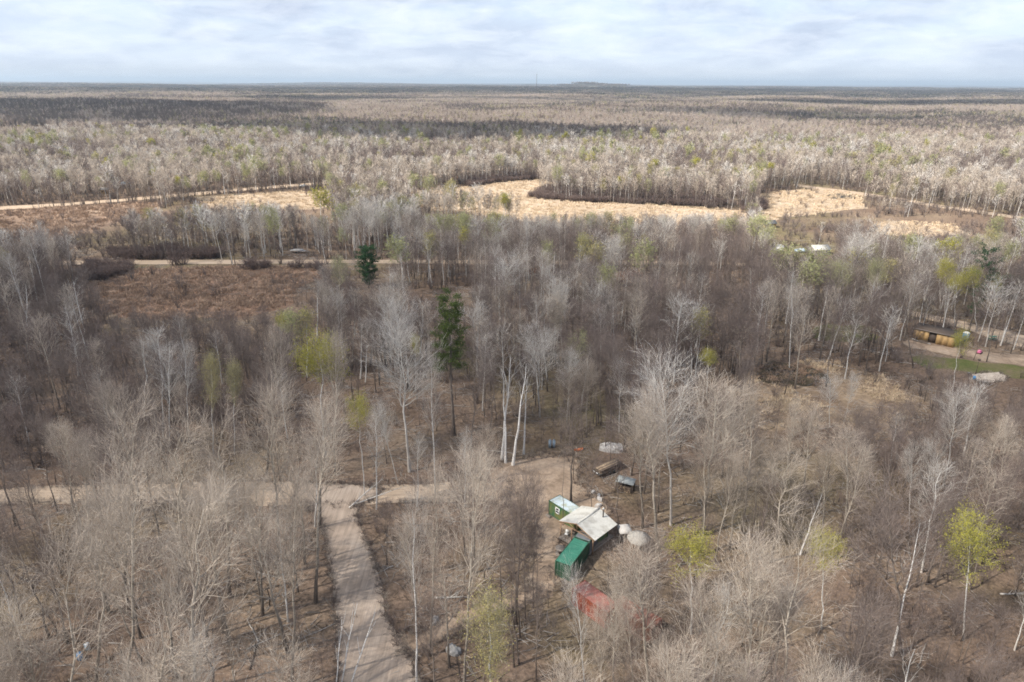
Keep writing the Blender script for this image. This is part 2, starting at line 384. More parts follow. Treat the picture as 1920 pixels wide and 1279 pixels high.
def make_conifer(H, seed, kind='spruce', n=2600):
    rg = np.random.default_rng(seed); m = 9; z = np.linspace(0, 1, m)
    P = np.zeros((1, m, 3)); P[0, :, :2] = rg.normal(0, 0.004*H, (m, 2)); P[0, :, 2] = z*H*0.98
    R = (0.013*H*(1-0.93*z))[None, :]
    tg = Geo(); tg.tubes(P, R, 7); cg = Geo(); lg = Geo()
    if kind == 'spruce':
        C1, R1 = spawn(P, R, 62, 0.10, 0.99, 82, lambda t: H*(0.22*np.sin(np.pi*np.clip(1.08-t, 0, 1)**0.75)**0.8+0.03), 0.10, 4, rg, 0.3, 0.3, 0.04, 0.015)
        per = int(n*2.0)//62
        for w in range(per):
            s = rg.uniform(0.15, 1.0, len(C1))**0.8; x = s*3; i0 = np.minimum(x.astype(int), 2); fr = (x-i0)[:, None]
            pos = C1[np.arange(len(C1)), i0]*(1-fr)+C1[np.arange(len(C1)), i0+1]*fr
            lg.quads(pos+rg.normal(0, 1, pos.shape)*np.array([0.30, 0.30, 0.28]), 0.17, rg)
    else:   # white pine: long separate plates of needles, open between
        C1, R1 = spawn(P, R, 56, 0.46, 0.99, 72, lambda t: H*(0.03+0.12*rg.uniform(0.15, 1.0, len(t))**1.3*(1.2-t)**0.8), 0.10, 5, rg, 0.35, 0.3, 0.04, 0.03)
        C2, R2 = spawn(C1, R1, 6, 0.45, 1.0, 38, 0.040*H, 0.10, 3, rg, 0.6, 0.4, 0.05, 0.02); C2[:, :, 2] = C2[:, :1, 2]+(C2[:, :, 2]-C2[:, :1, 2])*0.4; cg.tubes(C2, R2, 3)
        e = np.concatenate([C2[:, 1:].reshape(-1, 3), C1[:, 2:].reshape(-1, 3), (C1[:, 2:-1]*0.5+C1[:, 3:]*0.5).reshape(-1, 3), (C2[:, 1:-1]*0.5+C2[:, 2:]*0.5).reshape(-1, 3)])
        for w in range(n//len(e)+1):
            lg.quads(e+rg.normal(0, 1, e.shape)*np.array([0.34, 0.34, 0.20]), 0.13, rg)
        Cd, Rd = spawn(P, R, 16, 0.12, 0.45, 85, 0.10*H, 0.0, 3, rg, 0.2, 0.3, 0.05, 0.02); cg.tubes(Cd, Rd, 3)
    cg.tubes(C1, R1, 4)
    return tg, cg, lg

PROTO = {}      # (kind, lod) -> list of dict(H, trunk mesh, crown mesh, leaf mesh)
def protos(key, kind, Hs, tw, bk, leafmat=None, leaf=0, lods=(0, 1, 2), seed=0):
    for lod in lods:
        lst = []
        for i, H in enumerate(Hs if lod < 2 else Hs[:4]):
            tg, cg, lg = make_tree(kind, H, seed*100+i*7+1, lod, leaf)
            lst.append(dict(H=H, t=tg.mesh(key+'_trunk', bk, True), c=cg.mesh(key+'_crown', tw),
                            l=lg.mesh(key+'_leaves', leafmat) if lg else None))
        PROTO[(key, lod)] = lst
protos('aspen', 'aspen', (18, 20, 17, 19, 16, 21), TW_ASPEN, BK_ASPEN, seed=1)
protos('wide', 'wide', (16, 18, 15, 17), TW_ASPEN, BK_ASPEN, seed=2)
protos('birch', 'birch', (16, 18, 15, 17, 14, 19), TW_BIRCH, BK_BIRCH, seed=3)
protos('spray', 'spray', (16, 18, 17), TW_WHITE, BK_DEAD, seed=4, lods=(0, 1, 2))
protos('bare', 'bare', (16, 18, 14, 17, 15, 19), TW_BARE, BK_BARE, seed=5)
protos('pole', 'pole', (17, 19, 15, 16), TW_BARE, BK_BARE, seed=6)
protos('snag', 'snag', (15, 17, 13), TW_WHITE, BK_WHITE, seed=7)
protos('bud', 'bud', (16, 18, 14, 17), TW_GREEN, BK_BIRCH, LF_BUD, 1.7, seed=8)
protos('olive', 'aspen', (16, 18, 15), TW_GREEN, BK_BIRCH, LF_OLIVE, 0.9, seed=10)
protos('palebud', 'wide', (15, 17, 14, 16), TW_GREEN, BK_ASPEN, LF_PALE, 1.3, seed=9)
KIND_NAME = {'aspen': 'aspen_tree', 'wide': 'aspen_tree', 'birch': 'birch_tree', 'spray': 'aspen_tree', 'bare': 'bare_tree', 'pole': 'bare_tree',
             'snag': 'birch_tree', 'bud': 'budding_tree', 'palebud': 'budding_tree', 'olive': 'budding_tree'}
CAT = {'aspen_tree': 'aspen tree', 'birch_tree': 'birch tree', 'bare_tree': 'bare tree', 'budding_tree': 'budding tree'}

def plant(key, loc, H, rz=0.0, tilt=(0, 0), var=0, label=None, group=None, lod=0, width=1.0):
    pr = PROTO[(key, lod)]; pr = pr[var % len(pr)]; s = H/pr['H']
    nm = KIND_NAME[key]
    o = bpy.data.objects.new(nm, None); COL.objects.link(o); o.empty_display_size = 1
    o.location = loc; o.scale = (s*width, s*width, s)
    o.rotation_euler = (tilt[0], tilt[1], rz) if False else (Matrix.Rotation(tilt[0], 3, 'X') @ Matrix.Rotation(tilt[1], 3, 'Y') @ Matrix.Rotation(rz, 3, 'Z')).to_euler()
    tag(o, label, CAT[nm], group)
    link('trunk', pr['t'], o); c = link('crown', pr['c'], o)
    if pr['l'] is not None: link('foliage', pr['l'], c)
    return o

# ------------------------------------------------------------------ ground plan (outlines on the ground, given by where they lie in the photograph)
def inpoly(u, v, poly):
    poly = np.asarray(poly, float); c = np.zeros(np.shape(u), bool); j = len(poly)-1
    for i in range(len(poly)):
        xi, yi = poly[i]; xj, yj = poly[j]
        t = ((yi > v) != (yj > v)) & (u < (xj-xi)*(v-yi)/((yj-yi) if yj != yi else 1e-9)+xi)
        c ^= t; j = i
    return c
ROADMAIN = [(560, 905), (660, 908), (720, 918), (700, 938), (672, 950), (668, 966), (680, 998), (702, 1052), (716, 1102), (724, 1159), (750, 1198), (789, 1279), (830, 1400), (905, 1700), (800, 1700), (655, 1400), (634, 1279), (631, 1200), (626, 1100), (616, 1050), (608, 1000), (596, 965), (575, 948), (545, 945)]
ROADCROSS = [(-400, 925), (-200, 920), (30, 915), (200, 908), (400, 903), (560, 904), (680, 912), (800, 908), (900, 898), (960, 905), (950, 935), (870, 940), (760, 943), (660, 947), (560, 950), (400, 946), (200, 945), (30, 945), (-200, 955), (-400, 962)]
YARD = [(860, 905), (900, 880), (960, 862), (1020, 855), (1065, 852), (1090, 870), (1080, 905), (1100, 925), (1130, 935), (1150, 960), (1120, 975), (1080, 990), (1060, 1010), (1090, 1040), (1070, 1075), (1040, 1100), (1035, 1115), (1000, 1120), (985, 1100), (1000, 1040), (1005, 990), (985, 955), (950, 945), (880, 945)]
SIDEPATH = [(735, 1190), (790, 1185), (860, 1145), (930, 1125), (1010, 1100), (1030, 1112), (950, 1148), (870, 1175), (810, 1215), (775, 1240)]
MIDROAD = [(-60, 496), (60, 489), (300, 488), (600, 487), (900, 488), (1150, 490), (1330, 491), (1440, 495), (1440, 500), (1330, 497), (1150, 496), (900, 495), (600, 494), (300, 496), (60, 497), (-60, 504)]
ROADLEFT = [(-80, 393), (0, 387.5), (120, 381), (240, 372), (330, 364), (450, 353), (600, 342), (760, 330), (900, 318), (1020, 309), (1020, 312), (900, 321.5), (760, 334), (600, 346.5), (450, 358), (330, 369.5), (240, 377), (120, 386.5), (0, 394), (-80, 400)]
ROADRIGHT = [(1495, 346), (1560, 354), (1640, 364), (1760, 384), (1900, 404), (2010, 420), (2010, 425), (1900, 409), (1760, 389.5), (1640, 370), (1560, 359), (1495, 350)]
ROADFAR = [(1700, 582), (1750, 592), (1810, 604), (1870, 618), (1960, 638), (2100, 668), (2100, 700), (1960, 664), (1860, 636), (1800, 614), (1740, 600), (1700, 590)]
LOT = [(1695, 638), (1740, 643), (1800, 654), (1850, 660), (1900, 664), (1960, 672), (1960, 694), (1900, 684), (1840, 676), (1790, 668), (1740, 660), (1700, 652)]
LAWN = [(1725, 664), (1780, 670), (1840, 680), (1960, 694), (1960, 712), (1890, 706), (1800, 698), (1735, 690), (1715, 678)]
LAWN2 = [(1525, 614), (1600, 608), (1640, 616), (1630, 636), (1560, 644), (1528, 634)]
PIT = [(1818, 703), (1840, 699), (1870, 699), (1888, 706), (1886, 715), (1862, 718), (1835, 716), (1818, 711)]
MARSHRED = [(150, 560), (165, 535), (210, 512), (280, 503), (400, 501), (520, 500), (600, 503), (600, 520), (560, 540), (545, 570), (470, 595), (330, 600), (200, 590)]
MEADOWLEFT = [(-60, 400), (60, 392), (200, 384), (310, 379), (290, 400), (210, 420), (160, 440), (60, 458), (-60, 465)]
STRIP = [(355, 372), (420, 366), (520, 360), (620, 358), (620, 388), (520, 398), (420, 392)]
MARSH = [(770, 360), (850, 352), (930, 342), (1010, 336), (1040, 344), (1000, 362), (1040, 375), (1120, 380), (1250, 386), (1380, 394), (1440, 402), (1470, 412), (1420, 426), (1330, 432), (1180, 434), (1030, 430), (940, 420), (850, 404), (770, 386)]
MARSHR = [(1420, 366), (1500, 354), (1580, 358), (1625, 371), (1615, 390), (1540, 402), (1470, 407), (1425, 400)]
MARSHQ = [(1640, 420), (1700, 413), (1790, 422), (1805, 438), (1740, 446), (1650, 440)]
MARSHOLD = [(1420, 366), (1500, 352), (1580, 358), (1640, 374), (1720, 396), (1850, 412), (1960, 424), (1960, 450), (1840, 458), (1700, 452), (1600, 432), (1500, 420), (1425, 402)]
CLEARMID = [(1370, 740), (1420, 700), (1500, 676), (1580, 680), (1650, 700), (1700, 740), (1720, 790), (1650, 820), (1560, 810), (1480, 800), (1400, 790)]
BOGS = [(1410, 690), (1450, 680), (1520, 685), (1550, 700), (1545, 722), (1480, 728), (1425, 715)]
POND = [(1548, 366), (1570, 362.5), (1600, 366), (1606, 371), (1580, 374), (1556, 372)]
FIELDFAR = [(-60, 242), (60, 236), (200, 240), (280, 250), (150, 262), (0, 272), (-60, 276)]
CAMP = [(895, 870), (960, 850), (1100, 835), (1190, 850), (1205, 900), (1190, 960), (1222, 1000), (1210, 1040), (1150, 1080), (1130, 1110), (1220, 1160), (1180, 1200), (1100, 1185), (1060, 1130), (1000, 1115), (985, 1040), (985, 960), (900, 945)]
NO_TREES = [ROADMAIN, ROADCROSS, YARD, SIDEPATH, MIDROAD, ROADLEFT, ROADRIGHT, ROADFAR, LOT, LAWN, PIT, MARSHRED, MEADOWLEFT, STRIP, MARSH, MARSHR, MARSHQ, FIELDFAR, POND, CAMP, BOGS]

def sheet(name, poly, z, mat, label=None, sub=6, jit=0.4, seed=0):
    """flat ground sheet with an uneven outline"""
    rg = np.random.default_rng(seed); P = [ground(u, v, 0)[:2] for u, v in poly]; out = []
    s0 = 0.0; ph = rg.uniform(0, 6.28, 3)
    for i in range(len(P)):
        a = P[i]; b = P[(i+1) % len(P)]; ln = np.linalg.norm(b-a); n = max(1, min(160, int(ln/ sub)))
        for k in range(n):
            q = a+(b-a)*k/n; s0 += ln/n; nn = np.array([-(b-a)[1], (b-a)[0]])/max(ln, 1e-6)
            out.append(q+nn*jit*(1.1*math.sin(s0/(1.3*sub)+ph[0])+0.8*math.sin(s0/(0.52*sub)+ph[1]))*0.8+rg.normal(0, jit*0.35, 2))
    V = [(p[0], p[1], z) for p in out]
    import mathutils
    tris = mathutils.geometry.tessellate_polygon([[Vector((v[0], v[1], 0)) for v in V]])
    F_ = []
    for t in tris:
        a, b, c = [V[i] for i in t]
        F_.append(t if (b[0]-a[0])*(c[1]-a[1])-(b[1]-a[1])*(c[0]-a[0]) > 0 else (t[0], t[2], t[1]))
    o = link(name, mesh_from(name, V, F_, [mat])); tag(o, kind='structure'); return o

def mat_ground(name, cols, scale, fine, bump=0.0, dirs=None, extra=None):
    m, n, l, out = newmat(name); g = n.new('ShaderNodeNewGeometry'); pos = g.outputs['Position']
    f = nnoise(n, l, pos, scale, 6, 0.62, 0.3)
    c = nramp(n, l, f, [(0.30, cols[0]), (0.5, cols[1]), (0.72, cols[2])])
    h = nnoise(n, l, nmap(n, l, pos, dirs or (1, 1, 1)), fine, 5, 0.75)
    c = nmix(n, l, 0.85, c, nramp(n, l, h, [(0.30, 0.55), (0.70, 1.12)]), 'MULTIPLY')
    d = diffuse(n, l, out, c)
    if bump:
        b = n.new('ShaderNodeBump'); b.inputs['Strength'].default_value = 1; b.inputs['Distance'].default_value = bump
        l.new(h, b.inputs['Height']); l.new(b.outputs[0], d.inputs['Normal'])
    return m, n, l, out, c
# forest floor / far country
m, n, l, out = newmat('forest_floor'); g = n.new('ShaderNodeNewGeometry'); pos = g.outputs['Position']
f1 = nnoise(n, l, pos, 0.035, 6, 0.6, 0.3); near = nramp(n, l, f1, [(0.32, (0.12, 0.084, 0.062)), (0.5, (0.18, 0.13, 0.097)), (0.70, (0.25, 0.19, 0.135))])
f1b = nnoise(n, l, pos, 0.011, 4, 0.6); near = nmix(n, l, nramp(n, l, f1b, [(0.50, 0.0), (0.66, 0.75)]), near, (0.165, 0.15, 0.075))
f2 = nnoise(n, l, pos, 1.6, 6, 0.8); near = nmix(n, l, 0.9, near, nramp(n, l, f2, [(0.34, 0.32), (0.64, 1.35)]), 'MULTIPLY')
f3 = nnoise(n, l, nmap(n, l, pos, (0.35, 1.0, 1)), 0.0016, 9, 0.65, 0.5)
farc = nramp(n, l, f3, [(0.34, (0.045, 0.055, 0.05)), (0.46, (0.07, 0.075, 0.07)), (0.60, (0.13, 0.12, 0.10)), (0.66, (0.34, 0.30, 0.22))])  # dark conifer tone far off, also standing in for cloud shade there
cd = n.new('ShaderNodeVectorMath'); cd.operation = 'LENGTH'; l.new(pos, cd.inputs[0])
mr = n.new('ShaderNodeMapRange'); mr.inputs[1].default_value = 3000; mr.inputs[2].default_value = 5000; l.new(cd.outputs['Value'], mr.inputs[0])
diffuse(n, l, out, nmix(n, l, mr.outputs[0], near, farc)); MAT_FLOOR = m

MAT_GRAVEL, n_, l_, o_, c_ = mat_ground('gravel_road', ((0.29, 0.23, 0.18), (0.385, 0.31, 0.25), (0.46, 0.38, 0.31)), 0.16, 1.0, 0.08, (2.2, 0.07, 1))
MAT_GRAVELX, *_ = mat_ground('gravel_track', ((0.36, 0.275, 0.20), (0.43, 0.335, 0.25), (0.48, 0.385, 0.30)), 0.10, 1.1, 0.04, (0.10, 2.4, 1))
MAT_DIRT, *_ = mat_ground('yard_dirt', ((0.20, 0.145, 0.105), (0.35, 0.265, 0.195), (0.44, 0.35, 0.27)), 0.22, 1.2, 0.05)
MAT_TAN, *_ = mat_ground('dry_sedge', ((0.31, 0.235, 0.165), (0.42, 0.33, 0.24), (0.48, 0.395, 0.30)), 0.035, 0.45, 0.15, (0.6, 1, 1))
MAT_BOGGRASS, *_ = mat_ground('bog_grass', ((0.17, 0.12, 0.085), (0.26, 0.19, 0.13), (0.46, 0.35, 0.23)), 0.12, 0.7, 0.15)
MAT_RED, *_ = mat_ground('red_brown_sedge', ((0.17, 0.11, 0.08), (0.28, 0.18, 0.125), (0.37, 0.265, 0.19)), 0.045, 0.8, 0.15, (0.6, 1, 1))
MAT_MEADOW, *_ = mat_ground('brown_meadow', ((0.17, 0.12, 0.095), (0.27, 0.195, 0.145), (0.36, 0.28, 0.21)), 0.022, 0.6, 0.15, (0.6, 1, 1))
MAT_LAWN, *_ = mat_ground('rough_lawn', ((0.085, 0.11, 0.035), (0.14, 0.135, 0.06), (0.19, 0.145, 0.10)), 0.12, 1.5, 0.05)
MAT_BOG, *_ = mat_ground('bog_mud', ((0.035, 0.03, 0.022), (0.08, 0.065, 0.045), (0.16, 0.125, 0.08)), 0.22, 1.0, 0.1)

# terrain sheet: fine near, coarse far
ys = np.concatenate([np.arange(-260, 500, 20), np.arange(500, 2600, 50), np.geomspace(2600, 42000, 130)])
ts = np.linspace(-1, 1, 181)
V = []
for y in ys:
    wdt = max(700, abs(y)*1.25+700); xs = ts*wdt
    V.append(np.stack([xs, np.full_like(xs, y), terrain_h(xs, np.full_like(xs, y))], 1))
V = np.concatenate(V); nx = len(ts)
ii = (np.arange(len(ys)-1)[:, None]*nx+np.arange(nx-1)[None, :]).ravel()
tag(link('ground', mesh_from('ground', V, np.stack([ii, ii+1, ii+1+nx, ii+nx], 1), [MAT_FLOOR], smooth=True)), kind='structure')

sheet('meadow', MEADOWLEFT, 0.03, MAT_MEADOW, jit=2.0, sub=8, seed=1)
sheet('marsh', MARSHRED, 0.03, MAT_RED, jit=1.2, sub=5, seed=2)
sheet('marsh', MARSH, 0.03, MAT_TAN, jit=2.5, sub=8, seed=3)
sheet('marsh', MARSHR, 0.03, MAT_TAN, jit=2.5, sub=8, seed=4)
sheet('marsh', MARSHQ, 0.03, MAT_TAN, jit=2.5, sub=8, seed=44)
sheet('marsh', STRIP, 0.03, MAT_TAN, jit=2.5, sub=8, seed=5)
sheet('marsh', CLEARMID, 0.03, MAT_BOGGRASS, jit=2.2, sub=3, seed=6)
sheet('bog', BOGS, 0.06, MAT_BOG, jit=0.8, sub=2, seed=7)
sheet('lawn', LAWN, 0.03, MAT_LAWN, jit=0.9, sub=3, seed=8)
sheet('lawn', LAWN2, 0.03, MAT_LAWN, jit=1.4, sub=3, seed=9)
sheet('track', MIDROAD, 0.06, MAT_GRAVELX, jit=0.25, sub=10, seed=10)
sheet('track', ROADLEFT, 0.06, MAT_GRAVELX, jit=0.25, sub=12, seed=11)
sheet('track', ROADRIGHT, 0.06, MAT_GRAVELX, jit=0.25, sub=12, seed=12)
sheet('track', ROADFAR, 0.06, MAT_GRAVELX, jit=0.3, sub=4, seed=13)
sheet('parking_lot', LOT, 0.05, MAT_DIRT, jit=0.5, sub=3, seed=14)
sheet('road', ROADCROSS, 0.06, MAT_GRAVELX, jit=0.18, sub=2.2, seed=15)
sheet('road', ROADMAIN, 0.09, MAT_GRAVEL, jit=0.07, sub=1.1, seed=16)
sheet('yard', YARD, 0.03, MAT_DIRT, jit=0.45, sub=2.0, seed=17)
sheet('path', SIDEPATH, 0.05, MAT_DIRT, jit=0.4, sub=1.2, seed=18)
m, n, l, out = newmat('pond_water'); principled(n, l, out, (0.03, 0.03, 0.028), 0.3, 0, 0.3); MAT_WATER = m
sheet('pond', POND, 0.07, MAT_WATER, jit=0.6, sub=4, seed=19)
for i, q in enumerate([[(1466, 696), (1480, 693), (1490, 696), (1486, 701), (1472, 702)], [(1508, 700), (1520, 701), (1522, 706), (1510, 708)]]):
    sheet('pond', q, 0.09, MAT_WATER, jit=0.3, sub=2, seed=20+i)
MAT_SAND, *_ = mat_ground('pale_sand', ((0.40, 0.33, 0.27), (0.50, 0.43, 0.36), (0.56, 0.49, 0.42)), 0.3, 1.5, 0.03)
sheet('sand_pit', PIT, 0.08, MAT_SAND, jit=0.25, sub=1.5, seed=22)
# ------------------------------------------------------------------ air and clouds
haze_mat = bpy.data.materials.new('haze'); haze_mat.use_nodes = True; hn = haze_mat.node_tree
for x_ in list(hn.nodes): hn.nodes.remove(x_)
ho = hn.nodes.new('ShaderNodeOutputMaterial'); hv = hn.nodes.new('ShaderNodeVolumePrincipled')
hv.inputs['Color'].default_value = (0.70, 0.85, 1.0, 1); hv.inputs['Density'].default_value = HAZE; hv.inputs['Anisotropy'].default_value = 0.2
hn.links.new(hv.outputs[0], ho.inputs['Volume'])
hb = MB().box((0, 21500, 60), (90000, 45000, 240)); tag(hb.build('haze', haze_mat), kind='stuff')

def cloud_mat(name, dens):
    m = bpy.data.materials.new(name); m.use_nodes = True; t = m.node_tree
    for x_ in list(t.nodes): t.nodes.remove(x_)
    o = t.nodes.new('ShaderNodeOutputMaterial'); v = t.nodes.new('ShaderNodeVolumeScatter')
    v.inputs['Color'].default_value = (1, 1, 1, 1); v.inputs['Density'].default_value = dens; v.inputs['Anisotropy'].default_value = 0.7
    t.links.new(v.outputs[0], o.inputs['Volume']); return m
CLOUD_H = 900.0
def cloud(x, y, rx, ry, T, seed, h=CLOUD_H, rot=0.0):
    """a flat lumpy cloud high above, whose shadow falls on the ground round x, y; T is the share of sun it lets through"""
    import bmesh
    rg = np.random.default_rng(seed); bm = bmesh.new(); bmesh.ops.create_icosphere(bm, subdivisions=5, radius=1)
    ph = rg.uniform(0, 6.28, 12); th = 70.0
    for v in bm.verts:
        a = math.atan2(v.co.y, v.co.x)
        k = 1+0.16*math.sin(2*a+ph[0])+0.12*math.sin(3*a+ph[1])+0.09*math.sin(5*a+ph[2])+0.06*math.sin(9*a+ph[3])
        lump = 1+0.35*math.sin(v.co.x*5+ph[4])*math.sin(v.co.y*5+ph[5])+0.22*math.sin(v.co.x*11+ph[6])*math.sin(v.co.y*12+ph[7])
        v.co = Vector((v.co.x*k*rx, v.co.y*k*ry, v.co.z*th*lump))
    me = bpy.data.meshes.new('cloud'); bm.to_mesh(me); bm.free()
    me.materials.append(cloud_mat('cloud_vapour', -math.log(T)/(2*th/math.sin(SUN_EL))))
    o = link('cloud', me); t = h/math.sin(SUN_EL)
    o.location = (x+SUN_V[0]*t, y+SUN_V[1]*t, h); o.rotation_euler = (0, 0, rot); tag(o, kind='stuff')
for i, c in enumerate(CLOUDS): cloud(*c[:5], 300+i, h=c[5])
# ------------------------------------------------------------------ the woods
def gn_scatter(name, protos_list, pts, rots, scls, idxs, kind='stuff'):
    """one object of kind stuff that holds all the plants nobody could count"""
    c = bpy.data.collections.new(name+'_kinds')
    for i, me in enumerate(protos_list):
        o = bpy.data.objects.new('%s_kind_%03d' % (name, i), me); c.objects.link(o)
    me = bpy.data.meshes.new(name); me.vertices.add(len(pts)); me.vertices.foreach_set('co', np.asarray(pts, np.float32).ravel())
    a = me.attributes.new('rot', 'FLOAT_VECTOR', 'POINT'); a.data.foreach_set('vector', np.asarray(rots, np.float32).ravel())
    a = me.attributes.new('scl', 'FLOAT_VECTOR', 'POINT'); a.data.foreach_set('vector', np.asarray(scls, np.float32).ravel())
    a = me.attributes.new('idx', 'INT', 'POINT'); a.data.foreach_set('value', np.asarray(idxs, np.int32))
    o = link(name, me); tag(o, kind=kind)
    g = bpy.data.node_groups.new(name, 'GeometryNodeTree')
    g.interface.new_socket('Geometry', in_out='INPUT', socket_type='NodeSocketGeometry')
    g.interface.new_socket('Geometry', in_out='OUTPUT', socket_type='NodeSocketGeometry')
    gi = g.nodes.new('NodeGroupInput'); go = g.nodes.new('NodeGroupOutput'); ip = g.nodes.new('GeometryNodeInstanceOnPoints')
    ci = g.nodes.new('GeometryNodeCollectionInfo'); ci.inputs['Collection'].default_value = c
    ci.inputs['Separate Children'].default_value = True; ci.inputs['Reset Children'].default_value = True
    g.links.new(gi.outputs[0], ip.inputs['Points']); g.links.new(ci.outputs[0], ip.inputs['Instance'])
    ip.inputs['Pick Instance'].default_value = True
    for nm, ty, sock in (('rot', 'FLOAT_VECTOR', 'Rotation'), ('scl', 'FLOAT_VECTOR', 'Scale'), ('idx', 'INT', 'Instance Index')):
        na = g.nodes.new('GeometryNodeInputNamedAttribute'); na.data_type = ty; na.inputs['Name'].default_value = nm
        g.links.new(na.outputs['Attribute'], ip.inputs[sock])
    g.links.new(ip.outputs[0], go.inputs[0])
    md = o.modifiers.new('scatter', 'NODES'); md.node_group = g
    return o
def joined(name, meshes):
    """trunk, crown and leaves of a tree kind in one mesh"""
    Vs, Fs, mi, ms, nb = [], [], [], [], 0
    for k, me in enumerate(meshes):
        v = np.empty(len(me.vertices)*3, np.float32); me.vertices.foreach_get('co', v); v = v.reshape(-1, 3)
        f = np.empty(len(me.loops), np.int32); me.loops.foreach_get('vertex_index', f); f = f.reshape(-1, 4)
        Vs.append(v); Fs.append(f+nb); nb += len(v); mi.append(np.full(len(f), k)); ms.append(me.materials[0])
    return mesh_from(name, np.concatenate(Vs), np.concatenate(Fs), ms, np.concatenate(mi))

def vnoise(x, y, s, seed=0):
    """smooth value noise 0..1"""
    r = np.random.default_rng(seed); T = r.random((64, 64))
    x = np.asarray(x)/s+100; y = np.asarray(y)/s+100
    i = np.floor(x).astype(int); j = np.floor(y).astype(int); fx = x-i; fy = y-j; fx = fx*fx*(3-2*fx); fy = fy*fy*(3-2*fy)
    g = lambda a, b: T[a % 64, b % 64]
    return (g(i, j)*(1-fx)+g(i+1, j)*fx)*(1-fy)+(g(i, j+1)*(1-fx)+g(i+1, j+1)*fx)*fy

